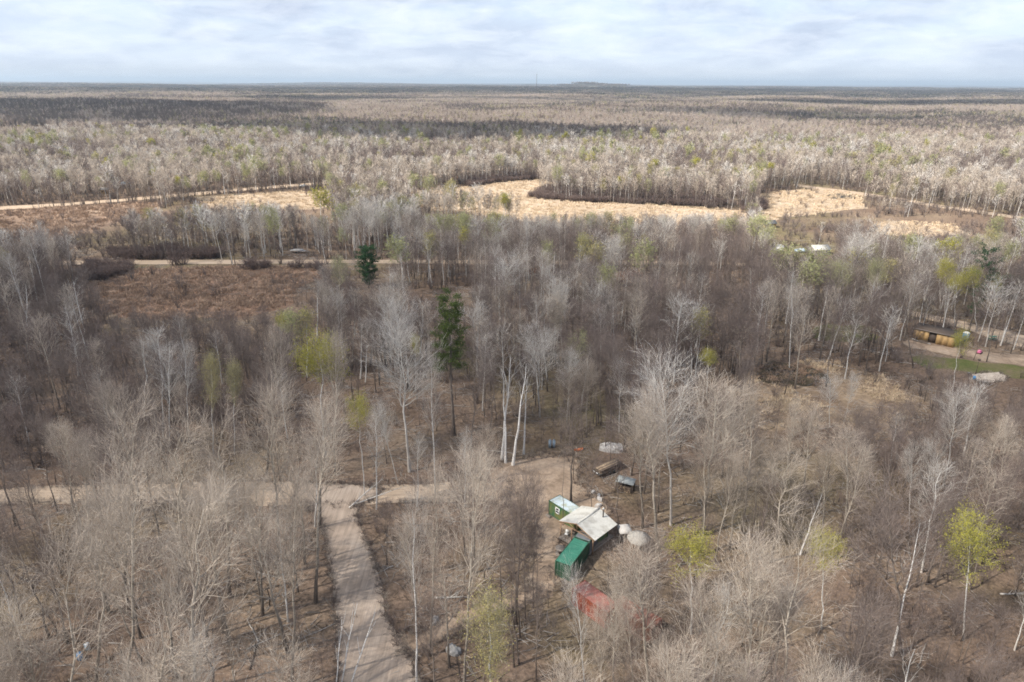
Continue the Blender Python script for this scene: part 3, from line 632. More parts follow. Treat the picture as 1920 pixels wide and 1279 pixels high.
# --- trees one can single out: base pixel, top pixel, kind, variant, label
def hero(key, base, top, var, label, lod=0, width=1.0):
    b = ground(*base)
    us, vs_, _ = project(np.stack([np.full(600, b[0]), np.full(600, b[1]), np.linspace(0.5, 36, 600)], 1))
    k = int(np.argmin(np.abs(vs_-top[1]))); H = 0.5+35.5*k/599
    _, _, z = project(np.array([[b[0], b[1], H]])); dx = (top[0]-us[k])*z[0]/F_PX
    return plant(key, (b[0], b[1], 0), H, random.uniform(0, 6.28), (0, math.atan2(dx, H)), var, label, None, lod, width)
HERO = [
 ('snag', (941, 862), (957, 664), 0, 'white birch trunk leaning right, leftmost of the bare white clump above the yard', 1.05),
 ('snag', (948, 868), (948, 690), 1, 'upright thin white birch trunk inside the white clump above the yard', 1.05),
 ('snag', (962, 872), (990, 676), 2, 'tallest right-leaning white trunk of the clump above the yard', 1.05),
 ('snag', (982, 852), (985, 700), 0, 'rightmost shorter white trunk of the clump above the yard', 0.95),
 ('bud', (612, 872), (590, 655), 0, 'birch with a bright yellow-green crown between grey trees left of the tall pine', 1.0),
 ('bud', (684, 930), (672, 757), 1, 'narrow yellow-green tree standing just behind the junction of the gravel roads', .6),
 ('bud', (1325, 742), (1332, 664), 2, 'small round yellow tree at the edge of the dark bog', 1.0),
 ('bud', (1806, 1200), (1828, 978), 3, 'yellow-green birch with white limbs alone among brown trees at right', .95),
 ('bud', (1296, 1190), (1300, 1008), 0, 'yellow-green tree behind the grey aspens below the camp', .95),
 ('bud', (1540, 1180), (1540, 1012), 1, 'yellowish green tree behind the beige aspen with the long side limb', .85),
 ('olive', (925, 1400), (920, 1128), 2, 'olive budding tree with a forked white trunk right of the gravel road', .8),
 ('bud', (603, 455), (597, 361), 3, 'bright green round-crowned tree in the belt behind the middle road', 1.25),
 ('bud', (527, 690), (526, 594), 0, 'dull yellow tree above the brown thicket at left', .75),
 ('bud', (780, 745), (777, 640), 1, 'yellow tree right behind the large white-twigged aspen', .45),
 ('olive', (400, 850), (398, 672), 2, 'pale yellow-green birch among grey birches left of the road', .6),
 ('olive', (440, 852), (437, 690), 3, 'second pale yellow-green birch, right of its paler twin', .55),
 ('palebud', (1577, 600), (1575, 498), 0, 'pale green broad tree behind the bog, left of the forked white tree', 1.05),
 ('palebud', (1646, 602), (1641, 490), 1, 'green-topped tree with a forked white trunk left of the orange cabin', .8),
 ('bud', (1772, 600), (1768, 492), 2, 'yellow-green tree left of the dark spruce above the cabin', .8),
 ('bud', (1790, 622), (1790, 522), 0, 'yellow-green tree in front of the dark spruce above the cabin', .8),
 ('bud', (1832, 622), (1826, 508), 1, 'yellow-green tree right of the dark spruce above the cabin', .85),
 ('bud', (1872, 600), (1868, 520), 3, 'smallest yellow-green tree beside the road above the blue toilet', .7),
 ('palebud', (1480, 570), (1480, 470), 2, 'wide pale green tree before the white tank', 1.3),
 ('palebud', (1530, 575), (1526, 474), 3, 'wide green tree before the white tent roof', 1.3),
 ('palebud', (1210, 565), (1206, 462), 0, 'pale green aspen beside the hidden middle road, right of centre', 1.1),
 ('palebud', (1030, 545), (1026, 458), 1, 'pale green tree behind the rusty red shrubs', .9),
 ('palebud', (1424, 500), (1420, 412), 2, 'green tree in front of the tan marsh by the grey roof', 1.2),
 ('palebud', (640, 590), (636, 490), 3, 'green-tinged tree left of the dark round spruce', .7),
 ('bud', (1786, 738), (1800, 628), 0, 'thin leaning white birch with green twigs below the blue toilet', .7),
 ('spray', (768, 885), (745, 640), 0, 'large aspen with a dense ball of white twigs left of the tall pine', 1.0),
 ('spray', (752, 760), (750, 584), 1, 'white-twigged aspen behind the larger white one', .8),
 ('spray', (1258, 985), (1252, 702), 2, 'tall aspen with the whitest flared crown behind the camp', .85),
 ('birch', (270, 810), (272, 634), 0, 'slim birch with yellowish crown, leftmost of the birch row at left', .8),
 ('birch', (318, 835), (312, 650), 1, 'bare white birch in the middle of the birch row at left', .8),
 ('snag', (306, 820), (300, 700), 1, 'small dead white birch with a forked top in the birch row', .8),
 ('birch', (352, 830), (346, 655), 2, 'white birch, rightmost of the birch row at left', .7),
 ('snag', (595, 640), (597, 520), 2, 'white dead birch by the end of the red-brown marsh', .9),
 ('snag', (52, 640), (48, 530), 0, 'dead white tree over the dark thicket at the far left', 1.0),
 ('spray', (1705, 985), (1708, 852), 0, 'white crooked crown, left of two above the brown thicket', .6),
 ('spray', (1752, 975), (1756, 842), 1, 'white crooked crown, right of two above the brown thicket', .6),
 ('snag', (1500, 1040), (1543, 920), 2, 'leaning white tree with a small crown above the beige aspens', 1.0),
 ('snag', (1672, 1230), (1728, 975), 0, 'long leaning white birch crossed by brown limbs', .7),
 ('spray', (1556, 800), (1553, 712), 2, 'forked white tree at the edge of the tan bog grass', .9),
 ('birch', (872, 950), (868, 812), 3, 'young white birch behind the road, left of the yard', .8),
 ('birch', (782, 950), (784, 826), 4, 'small white birch standing behind the cross road', .8),
 ('birch', (706, 955), (706, 775), 5, 'white birch right of the narrow yellow-green tree', .7),
 ('aspen', (628, 890), (624, 640), 0, 'tall thin grey aspen right of the yellow-green birch', .7),
 ('aspen', (500, 890), (512, 620), 1, 'tall grey aspen left of the yellow-green birch', .7),
 ('birch', (816, 925), (806, 668), 1, 'slender crooked birch between the white aspen and the pine', .5),
 ('aspen', (1316, 1005), (1328, 735), 2, 'broad beige aspen, tallest right of the camp', 1.35),
 ('aspen', (1232, 1030), (1232, 745), 3, 'beige aspen directly behind the pale canopy', 1.0),
 ('aspen', (1205, 990), (1190, 770), 4, 'beige aspen with fanned left side behind the camp', 1.0),
 ('wide', (1392, 1000), (1425, 770), 0, 'beige spreading aspen, rightmost of the tall group behind the camp', 0.78),
 ('aspen', (1216, 1330), (1208, 1035), 5, 'beige aspen in front of the second red container', .9),
 ('wide', (1455, 1400), (1486, 1008), 1, 'big beige aspen with a long bare side limb', 0.74),
 ('aspen', (1395, 1400), (1405, 1042), 0, 'twin-stemmed beige aspen left of the one with a long side limb', .9),
 ('aspen', (1150, 1330), (1160, 1092), 3, 'beige aspen between the two red containers', .75),
 ('wide', (1192, 1370), (1178, 1125), 2, 'low beige aspen screening the second red container', 0.57),
 ('aspen', (1128, 1400), (1120, 1150), 1, 'beige aspen below the first red container', .6),
 ('birch', (1102, 1330), (1078, 1072), 4, 'white forked birch in front of the red container', .45),
 ('aspen', (1322, 1400), (1290, 1090), 1, 'pale grey aspen with many thin stems at the lower edge', .9),
 ('aspen', (868, 1330), (874, 892), 2, 'tall feathery beige aspen right of the gravel road', .62),
 ('birch', (782, 1290), (768, 940), 3, 'tall thin white birch closest to the right road verge', .5),
 ('aspen', (806, 1230), (812, 890), 3, 'feathery grey aspen between the road birch and the tallest aspen', .55),
 ('aspen', (548, 1290), (558, 925), 4, 'bushy beige aspen along the left verge of the gravel road', .7),
 ('aspen', (592, 1130), (600, 770), 5, 'tall feathery aspen at the inner corner of the junction', .7),
 ('aspen', (520, 1080), (530, 742), 0, 'feathery aspen left of the road junction', .8),
 ('wide', (235, 1100), (250, 765), 2, 'beige spreading aspen, leftmost above the cross road', 0.78),
 ('wide', (335, 1120), (342, 790), 3, 'beige twisted aspen in the group above the cross road', 0.78),
 ('wide', (430, 1120), (432, 790), 0, 'beige aspen, rightmost of the group over the cross road', 0.74),
 ('wide', (180, 1290), (205, 935), 1, 'beige fan-shaped aspen below the left arm of the cross road', 0.82),
 ('wide', (240, 1330), (262, 890), 2, 'tall beige aspen with outstretched limbs at lower left', 0.74),
 ('wide', (355, 1390), (372, 925), 3, 'beige crooked aspen over dark trunks at lower left', 0.74),
 ('wide', (300, 1560), (285, 1130), 0, 'nearest beige aspen at the lower left edge', 0.74),
 ('wide', (130, 1480), (150, 1030), 1, 'beige aspen above the pale blue barrel', 0.74),
 ('bare', (1071, 945), (1072, 760), 0, 'dark spreading bare tree above the green container', 1.05),
 ('pole', (1056, 985), (1060, 800), 1, 'thin dark double trunk crossing the window container', .5),
 ('bare', (985, 1160), (990, 930), 1, 'dark forked tree on the left rim of the yard, beside the multi-branched one', .65),
 ('pole', (1000, 1140), (1002, 905), 3, 'upright dark trunk on the left rim of the yard', .6),
 ('pole', (975, 1195), (962, 920), 0, 'left-leaning dark trunk on the left rim of the yard', .6),
 ('bare', (940, 1150), (935, 905), 4, 'dark bare tree between the tallest feathery aspen and the yard', .6),
 ('pole', (1075, 900), (1080, 745), 1, 'thin dark trunk beside the spreading bare tree above the yard', .6),
 ('bare', (1160, 1000), (1150, 800), 2, 'dark bare tree between the lean-to and the pale canopy', .7),
 ('bare', (1107, 985), (1120, 820), 2, 'dark bare tree rising behind the shelter roof', .6),
 ('bare', (968, 1170), (975, 900), 3, 'dark grey multi-branched tree left of the yard', .75),
 ('pole', (1008, 1175), (1012, 930), 2, 'thin dark tree along the yard edge', .6),
 ('bare', (1690, 1230), (1690, 905), 4, 'large dark bare tree left of the leaning birch', 1.0),
 ('bare', (1712, 690), (1690, 545), 5, 'dark bare tree in front of the orange cabin', .9),
 ('bare', (882, 870), (884, 660), 1, 'thick dark trunk right of the tall pine', .9),
 ('spray', (1580, 800), (1602, 715), 1, 'small grey-white tree in the tan grass right of the bog', .5),
 ('birch', (1480, 690), (1490, 520), 0, 'tall white birch leaning right above the bog', .5),
 ('birch', (1015, 610), (1020, 500), 1, 'white multi-stemmed birch in front of the rusty shrubs', 1.0),
 ('birch', (1060, 612), (1062, 512), 2, 'white birch right of the multi-stemmed one by the rusty shrubs', 1.0),
 ('spray', (1915, 470), (1914, 408), 0, 'white-crowned tree at the far right edge by the marsh', 1.0),
]
# every label at most sixteen words
hero_px = []
for key, b, t, var, lab, wd in HERO:
    d = 65/math.tan(math.radians(20.75)+math.atan((b[1]-639.5)/1280))
    hero(key, b, t, var, lab, 0 if d < 200 else 1, wd)
    hero_px.append((ground(*b)[:2]))
hero_px = np.array(hero_px)

def conifer(base, top, kind, n, seed, label, width=1.0):
    b = ground(*base); b[2] = float(terrain_h(b[0], b[1]))
    us, vs_, _ = project(np.stack([np.full(600, b[0]), np.full(600, b[1]), b[2]+np.linspace(0.5, 40, 600)], 1))
    H = 0.5+39.5*int(np.argmin(np.abs(vs_-top)))/599
    tg, cg, lg = make_conifer(H, seed, 'pine' if kind == 'pine_tree' else 'spruce', n)
    o = thing(kind, label, 'pine tree' if kind == 'pine_tree' else 'spruce tree', tuple(b), 0)
    o.scale = (width, width, 1)
    lm = LF_PINE if kind == 'pine_tree' else LF_SPRUCE
    link('trunk', tg.mesh('trunk', BK_BARE, True), o); c = link('crown', cg.mesh('crown', BK_BARE), o); link('needles', lg.mesh('needles', lm), c)
conifer((850, 815), 548, 'pine_tree', 14000, 3, 'tall open white pine rising above the bare woods', .95)
conifer((692, 540), 462, 'spruce_tree', 5200, 5, 'dense dark green spruce standing by the middle road', 1.15)
conifer((1822, 600), 462, 'spruce_tree', 3000, 6, 'dark spruce among yellow-green trees above the cabin', .8)
conifer((1885, 560), 515, 'spruce_tree', 2000, 7, 'low dark spruce at the far right, right of the yellow-green trees', 1.6)
conifer((1818, 345), 318, 'spruce_tree', 900, 8, 'small dark spruce in the pale woods beyond the right marsh', 1.0)
conifer((464, 262), 232, 'spruce_tree', 1500, 9, 'round dark spruce alone over the far woods at left', 2.0)
conifer((1566, 222), 209, 'spruce_tree', 500, 10, 'left one of two far dark conifers at right', 2.0)
conifer((1584, 221), 211, 'spruce_tree', 500, 11, 'right one of two far dark conifers at right', 1.6)
conifer((1165, 245), 231, 'spruce_tree', 500, 12, 'far dark conifer right of the shaded woods', 1.6)
conifer((540, 228), 208, 'spruce_tree', 500, 13, 'far pointed conifer right of the round one', .9)
conifer((488, 225), 207, 'spruce_tree', 500, 14, 'far pointed conifer above the round one', .8)
conifer((252, 182), 167, 'spruce_tree', 500, 15, 'farthest dark conifer clump at upper left', 3.0)
conifer((1715, 352), 322, 'spruce_tree', 600, 16, 'small green conifer in the pale woods left of the pointed spruce', 0.9)
conifer((1890, 340), 322, 'spruce_tree', 500, 17, 'small conifer at far right in the pale woods', 0.9)

# --- the rest, strewn over the ground outside roads, yards and marshes
def blocked(x, y, H, cr):
    """keeps the view to camp, roads, marshes and singled-out trees as open as in the photograph"""
    ub, vb, _ = project(np.stack([x, y, np.zeros_like(x)], 1)); ut, vt, zt = project(np.stack([x, y, H], 1))
    w = cr*F_PX/zt
    bad = np.zeros(len(x), bool)
    # (u0, v0, u1, v1, how much of the crown width counts)
    for u0, v0, u1, v1, k in ((1026, 934, 1140, 1062, 0.45), (1044, 1018, 1128, 1096, 0.6), (1066, 1095, 1126, 1160, 0.4), (640, 960, 745, 1279, 0.75),
                           (1165, 995, 1212, 1025, 0.4), (655, 908, 860, 945, 0.2), (985, 855, 1060, 910, 0.3), (1700, 612, 1790, 655, 0.8),
                           (1795, 612, 1900, 700, 0.6), (1815, 695, 1892, 722, 0.8), (150, 484, 640, 499, 0.8), (640, 486, 740, 495, 0.4), (200, 512, 590, 580, 0.5),
                           (0, 386, 230, 428, 0.8), (1430, 352, 1640, 392, 0.8), (0, 378, 330, 394, .8), (330, 348, 600, 384, 0.5),
                           (1420, 690, 1700, 750, 0.15), (1500, 346, 1900, 410, 0.15), (1110, 860, 1190, 925, 0.3),
                           (660, 655, 700, 850, 0.5), (565, 655, 620, 720, 0.9), (652, 757, 692, 860, 0.8), (698, 640, 800, 740, 0.8), (800, 550, 880, 720, 1.0), (672, 462, 712, 530, 1.0),
                           (935, 665, 995, 865, 0.5), (1305, 664, 1358, 722, 0.9), (1775, 985, 1870, 1110, 0.9), (880, 1140, 960, 1279, 0.6), (1262, 1008, 1345, 1060, 0.7),
                           (1500, 1012, 1560, 1080, 0.7), (575, 361, 620, 402, 1.0), (540, 458, 580, 474, .8), (1452, 452, 1560, 472, 0.4), (1430, 406, 1460, 420, .6), (765, 490, 880, 545, .5), (925, 870, 1000, 900, .1)):
        rgk = 0.0
        hit = (np.minimum(ub, ut)-w*k < u1) & (np.maximum(ub, ut)+w*k > u0) & (vt < v1) & (vb > v1-2)
        bad |= hit
    return bad
def excluded(x, y, polys):
    u, v, z = project(np.stack([x, y, np.zeros_like(x)], 1)); e = np.zeros(len(x), bool)
    for p in polys: e |= inpoly(u, v, p)
    return e, u, v
def scatter(y0, y1, area, margin=1.12, seed=0):
    rg = np.random.default_rng(seed); hw = lambda y: (0.80*np.hypot(y, 65))*margin+10
    ym = y1; n = int(2*hw(ym)*(y1-y0)/area)
    y = rg.uniform(y0, y1, n); x = rg.uniform(-hw(ym), hw(ym), n); k = np.abs(x) < hw(y)
    return x[k], y[k], rg

KEYS = ['aspen', 'wide', 'birch', 'spray', 'bare', 'pole', 'snag', 'bud', 'palebud', 'olive']
def weights(u, v, x, y, rg):
    n = len(u); Wt = np.zeros((n, len(KEYS)))
    def setw(mask, **k):
        for kk, val in k.items(): Wt[mask, KEYS.index(kk)] = val
    setw(np.ones(n, bool), aspen=.06, wide=.02, birch=.14, spray=.01, bare=.50, pole=.22, snag=.008, bud=.006, palebud=.008, olive=.012)
    setw((v > 900) & (u < 630), aspen=.28, wide=.22, birch=.03, bare=.36, pole=.16)
    setw((v > 930) & (u > 740) & (u < 1200), aspen=.42, wide=.05, birch=.16, bare=.25, pole=.12)
    setw((v > 900) & (u > 1200) & (u < 1590), aspen=.42, wide=.22, birch=.08, bare=.24, pole=.08)
    setw((v > 700) & (u > 1590), aspen=.02, wide=.02, birch=.05, bare=.70, pole=.20, snag=.006)
    setw((v > 560) & (v < 900) & (u < 600), bare=.70, birch=.10, pole=.15, aspen=.05, palebud=.01)
    setw((v > 600) & (v < 930) & (u > 600) & (u < 1000), bare=.50, birch=.13, pole=.30, aspen=.07)
    setw((v < 620) & (v > 500), birch=.13, bare=.60, pole=.18, aspen=.04, spray=.02, palebud=.02)
    setw((v < 620) & (v > 500) & (u > 1300), birch=.11, bare=.62, pole=.12, aspen=.04, palebud=.05, bud=.02)
    setw((v <= 500) & (v > 440), birch=.24, bare=.38, pole=.10, aspen=.10, spray=.08, palebud=.045, wide=.04)
    setw((v <= 500) & (v > 440) & (u < 200), birch=.1, bare=.62, pole=.05, aspen=.05, spray=.02, palebud=.06)
    setw((v <= 440), birch=.13, bare=.46, pole=.10, aspen=.26, wide=.12, spray=.012, bud=.004, palebud=.03)
    setw(v > 560, bud=.001, palebud=.003, olive=.004); setw(v > 820, bud=0, palebud=0, olive=0)
    # clusters of one kind
    for i, k in enumerate(KEYS):
        far_ = np.hypot(x, y) > 420; Wt[:, i] *= np.exp(np.where(far_, 4.2*(vnoise(x, y*1.3, 70, 50+i)-0.5), 2.2*(vnoise(x, y, 26 if k != 'bare' else 40, 50+i)-0.5)))
    Wt /= Wt.sum(1, keepdims=True); c = np.cumsum(Wt, 1); return (rg.random(n)[:, None] > c).sum(1).clip(0, len(KEYS)-1)

# near and middle woods
X, Y, rg = scatter(34, 800, 9.5, seed=11)
dens = 0.35+0.85*vnoise(X, Y, 22, 3)
e, u, v = excluded(X, Y, NO_TREES+[CLEARMID, LAWN2])
campok = excluded(X, Y, [CAMP])[0] & ~excluded(X, Y, [p_ for p_ in NO_TREES if p_ is not CAMP])[0] & (rg.random(len(X)) < 0.22)
keep = (~e | campok | ((rg.random(len(X)) < 0.22) & excluded(X, Y, [CLEARMID, LAWN2])[0] & ~excluded(X, Y, NO_TREES)[0])) & (rg.random(len(X)) < dens)
thin = ((v > 590) & (v < 930) & (u > 600) & (u < 1500))
keep &= ~(thin & (rg.random(len(X)) < 0.0)); keep &= ~((v > 900) & (rg.random(len(X)) < np.where(u < 640, 0.56, np.where((u > 1150) & (v > 940), 0.10, 0.36))))
X, Y, u, v = X[keep], Y[keep], u[keep], v[keep]
K = weights(u, v, X, Y, rg)
Hh = rg.normal(16.2, 2.0, len(X)).clip(10, 21)
Hh = np.where(np.isin(K, [KEYS.index('bare')]), rg.normal(13.8, 2.6, len(X)).clip(7.5, 19.5), Hh)
Hh = np.where((v < 440), Hh*rng.uniform(0.7, 1.02, len(X)), Hh*np.where(v > 900, 1.04, 0.95))
Hh = np.where((v > 560) & (v < 900) & (u < 600) & (K == KEYS.index('bare')), Hh*0.8, Hh)
Hh = np.where((v > 700) & (u > 1590), Hh*0.85, Hh)
vt_ = project(np.stack([X, Y, Hh], 1))[1]; belt = (v < 500) & (v > 425) & (u > 780) & (u < 1400)
r_ = np.where(belt, (v-(400+26*rg.random(len(X))))/(v-vt_), 9)
beltr = (v < 520) & (v > 446) & (u > 1600); r_ = np.where(beltr, (v-(440+26*rg.random(len(X))))/(v-vt_), r_)
vr = 346+(u-1495)*0.152; roadr = (u > 1500) & (u < 1920) & (v > vr+8) & (v < vr+80) & (rg.random(len(X)) < 0.88); r_ = np.where(roadr, (v-vr-3)/(v-vt_), r_)
Hh = Hh*np.clip(r_, 0.3, 1)
bl = blocked(X, Y, Hh, Hh*0.13) | (Hh < 6)
for hx, hy in hero_px: bl |= (X-hx)**2+(Y-hy)**2 < 9
k = ~bl; X, Y, K, Hh, u, v = X[k], Y[k], K[k], Hh[k], u[k], v[k]
D = np.hypot(X, Y)
order = np.argsort(D); X, Y, K, Hh, D, u, v = X[order], Y[order], K[order], Hh[order], D[order], u[order], v[order]
Z = terrain_h(X, Y)
lodv = np.where(D < 135, 0, np.where(D < 290, 1, 2))
rz = rg.uniform(0, 6.28, len(X)); tx = rg.normal(0, 0.045, len(X)); ty = rg.normal(0, 0.045, len(X))
variant = rg.integers(0, 24, len(X)); wdt = rg.uniform(0.78, 1.15, len(X))*np.where(v > 900, 0.9, 1.0)
inview = (project(np.stack([X, Y, Hh], 1))[1] < 1275) & (np.abs(project(np.stack([X, Y, Hh], 1))[0]-960) < 965)

DESC = {'aspen': 'feathery beige-twigged aspen', 'wide': 'spreading beige-twigged aspen', 'birch': 'slender white-trunked birch', 'spray': 'white-crowned aspen',
        'bare': 'fine-branched grey-brown tree', 'pole': 'thin dark small-topped tree', 'snag': 'white few-limbed birch', 'bud': 'yellow-green budding tree', 'palebud': 'pale green budding tree', 'olive': 'olive budding tree'}
PL = {'aspen': 'feathery aspens', 'wide': 'spreading aspens', 'birch': 'slender birches', 'spray': 'whitish flared aspens', 'bare': 'grey-brown bare trees', 'pole': 'thin dark trunks', 'snag': 'bare birch trunks', 'bud': 'yellow-green trees', 'palebud': 'pale green trees', 'olive': 'olive-budded trees'}
def region(u, v, x):
    if v > 948:
        if u < 640: return 'left of the gravel road, below its left arm'
        if u < 1040: return 'right of the gravel road, left of the yard'
        if u < 1580: return 'below and right of the containers'
        return 'in the brown woods of the lower right corner'
    if v > 800:
        if u < 620: return 'just behind the left arm of the gravel road'
        if u < 900: return 'just behind the road junction'
        if u < 1200: return 'between the white birch clump and the camp'
        return 'right of the camp, below the tan bog grass'
    if v > 600:
        if u < 520: return 'in the dark thicket below the red-brown marsh'
        if u < 900: return 'around the foot of the tall pine'
        if u < 1400: return 'on the brown slope between pine and bog'
        return 'between the bog and the orange cabin'
    if v > 496:
        return 'just before the middle road, '+('left end' if u < 600 else 'near the dense spruce' if u < 900 else 'middle stretch' if u < 1300 else 'above the green lawn' if u < 1700 else 'right end')
    if v > 425: return 'in the belt behind the middle road '+('by the brown meadow' if u < 330 else 'left stretch' if u < 800 else 'before the tan marsh' if u < 1380 else 'near the white-roofed hut')
    return 'beyond the tan marsh' if u > 700 else 'beyond the left track'
GN = {}
count = {nm: 0 for nm in set(KIND_NAME.values())}
for nm_ in count: count[nm_] = sum(1 for h_ in HERO if KIND_NAME[h_[0]] == nm_)
for i in range(len(X)):
    key = KEYS[K[i]]; nm = KIND_NAME[key]; lod = int(lodv[i])
    if inview[i] and count[nm] < 300:
        count[nm] += 1; rgn = region(u[i], v[i], X[i]).replace('middle stretch', 'midway'); sz = 'tall ' if Hh[i] > 17 else 'low ' if Hh[i] < 12.5 else 'middling '
        lab_ = (sz+DESC[key]+' '+rgn).replace('fine-branched ', '').replace('beige-twigged ', '').replace('-', ' ').split()
        sz = '' if len(lab_) > 16 else sz
        plant(key, (X[i], Y[i], Z[i]), Hh[i], rz[i], (tx[i], ty[i]), int(variant[i]), (sz+DESC[key]+' '+rgn).replace('fine-branched ', '').replace('beige-twigged ', ''), sz+PL[key]+' '+rgn, min(lod, 1), wdt[i])
    else:
        GN.setdefault(nm, []).append(i)
STUFFNAME = {'aspen_tree': 'aspen_wood', 'birch_tree': 'birch_wood', 'bare_tree': 'bare_wood', 'budding_tree': 'budding_wood'}
for nm, idx in GN.items():
    keys = [k for k in KEYS if KIND_NAME[k] == nm]; plist = []; off = {}
    for k in keys:
        for lod in (0, 1, 2):
            off[(k, lod)] = (len(plist), len(PROTO[(k, lod)]))
            for pr in PROTO[(k, lod)]: plist.append((joined(k, [m_ for m_ in (pr['t'], pr['c'], pr['l']) if m_ is not None]), pr['H']))
    idx = np.array(idx); ids = np.empty(len(idx), int); sc = np.empty(len(idx))
    for j, i in enumerate(idx):
        o0, n0 = off[(KEYS[K[i]], int(lodv[i]))]; ids[j] = o0+int(variant[i]) % n0; sc[j] = Hh[i]/plist[ids[j]][1]
    gn_scatter(STUFFNAME[nm], [p[0] for p in plist], np.stack([X[idx], Y[idx], Z[idx]], 1), np.stack([tx[idx], ty[idx], rz[idx]], 1),
               np.stack([sc*wdt[idx], sc*wdt[idx], sc], 1), ids)

# --- undergrowth: many-stemmed shrubs and saplings
def shrub(seed, H, n=9, spread=0.45, tw=0.014, n2=5, n3=4):
    rg = np.random.default_rng(seed); m = 4; s = np.linspace(0, 1, m)
    az = rg.uniform(0, 6.28, n); tl = rg.uniform(0.1, spread, n); P = np.zeros((n, m, 3)); b = rg.normal(0, 0.18*H/3, (n, 2))
    for k in range(2):
        P[:, :, k] = b[:, k:k+1]+(np.cos(az) if k == 0 else np.sin(az))[:, None]*tl[:, None]*H*s[None, :]
    P[:, :, 2] = H*rg.uniform(0.7, 1.05, n)[:, None]*s[None, :]; P[:, 1:] += rg.normal(0, 0.05*H, (n, m-1, 3))
    R = np.full((n, 1), tw*1.6)*(1-0.75*s[None, :]); g = Geo(); g.tubes(P, R, 3)
    C, Rr = spawn(P, R, n2, 0.25, 1.0, 32, 0.30*H, 0.10, 3, rg, 0.7, 0.4, 0.06, tw*0.8)
    g.ribbons(C[:, 0], C[:, 1], Rr[:, 0]); g.ribbons(C[:, 1], C[:, 2], Rr[:, 0]*0.8)
    C3, _ = spawn(C, Rr, n3, 0.1, 1.0, 34, 0.15*H, 0.05, 2, rg, 0.9, 0.5, 0.05, tw*0.7)
    g.ribbons(C3[:, 0], C3[:, 1], np.full(len(C3), tw*0.75))
    return g
SH0 = [shrub(i, 3.0).mesh('shrub', TW_BRUSH) for i in range(6)]
SH1 = [shrub(20+i, 3.0, 8, 0.5, 0.035, 4, 3).mesh('shrub', TW_BRUSH) for i in range(5)]
SH2 = [shrub(30+i, 3.0, 7, 0.55, 0.075, 4, 0 or 2).mesh('shrub', TW_BRUSH) for i in range(4)]
bx, by, rg = scatter(34, 620, 6.5, seed=12)
e, u_, v_ = excluded(bx, by, [ROADMAIN, ROADCROSS, YARD, SIDEPATH, MIDROAD, ROADLEFT, ROADRIGHT, ROADFAR, LOT, PIT, POND, MARSH, LAWN])
edge, _, _ = excluded(bx, by, [MARSHRED, MEADOWLEFT, MARSHR, MARSHQ, STRIP, CLEARMID, LAWN2, BOGS, CAMP])
thick = ((v_ > 520) & (v_ < 900) & (u_ < 560)) | ((u_ > 1560) & (v_ > 760))
bd = 0.25+0.75*vnoise(bx, by, 14, 9)
open_ = (v_ > 600) & (v_ < 950) & (u_ > 600) & (u_ < 1560)
keep = ~e & (rg.random(len(bx)) < bd) & ~(edge & (rg.random(len(bx)) < np.where(inpoly(u_, v_, CLEARMID), np.where(v_ > 745, 0.35, 0.75), 0.88))) & (thick | (rg.random(len(bx)) < np.where(open_, 0.85, np.where((v_ > 950) & (u_ < 620), 0.5, 0.72))))
bx, by, thick = bx[keep], by[keep], thick[keep]
hs = rg.uniform(0.45, 1.15, len(bx))*np.where(thick, 1.6, 1.0)
bb = blocked(bx, by, hs*3, hs*0.8); bx, by, hs = bx[~bb], by[~bb], hs[~bb]
D_ = np.hypot(bx, by); lo = np.where(D_ < 130, 0, np.where(D_ < 260, 1, 2))
SAP = [joined('sapling', [PROTO[('pole', 1)][i]['t'], PROTO[('pole', 1)][i]['c']]) for i in range(4)]+[joined('sapling', [PROTO[('bare', 1)][i]['t'], PROTO[('bare', 1)][i]['c']]) for i in range(4)]
ids = np.where(lo == 0, rg.integers(0, 6, len(bx)), np.where(lo == 1, 6+rg.integers(0, 5, len(bx)), 11+rg.integers(0, 4, len(bx))))
sap = rg.random(len(bx)) < 0.30; ids = np.where(sap, 15+rg.integers(0, 8, len(bx)), ids); hs = np.where(sap, rg.uniform(0.25, 0.52, len(bx)), hs)
gn_scatter('undergrowth', SH0+SH1+SH2+SAP, np.stack([bx, by, terrain_h(bx, by)], 1), np.stack([0*bx, 0*bx, rg.uniform(0, 6.28, len(bx))], 1), np.stack([hs*1.1, hs*1.1, hs], 1), ids)
# dead grass and litter along the verges of roads and yard
def verge(poly, step, wdt_, seed):
    r_ = np.random.default_rng(seed); G = np.array([ground(*p)[:2] for p in poly]); out = []
    for i in range(len(G)):
        a, b = G[i], G[(i+1) % len(G)]; ln = np.linalg.norm(b-a)
        if ln > 400: continue
        n = int(ln/step); t = r_.random(n)[:, None]; nn = np.array([-(b-a)[1], (b-a)[0]])/max(ln, 1e-6); out.append(a+(b-a)*t+nn*r_.normal(0, wdt_, (n, 1)))
    return np.concatenate(out)
VG = [shrub(95+i, 0.7, 7, 0.9, 0.012, 3, 2).mesh('verge_tuft', m_) for i, m_ in enumerate((TW_BRUSH, TW_BARE, TW_ASPEN))]
vp = np.concatenate([verge(ROADMAIN, .16, .28, 1), verge(ROADCROSS, .22, .6, 2), verge(YARD, .13, .8, 3), verge(SIDEPATH, .15, .5, 4), verge(CLEARMID, .3, 2.2, 6), verge(PIT, .3, .3, 7)])
vp = vp[np.abs(vp[:, 0]) < 160]; hs = rng.uniform(.4, 1.15, len(vp))
gn_scatter('verge_growth', VG, np.column_stack([vp, np.full(len(vp), .02)]), np.column_stack([np.zeros((len(vp), 2)), rng.uniform(0, 6.28, len(vp))]), np.stack([hs*1.3, hs*1.3, hs], 1), rng.integers(0, 3, len(vp)))
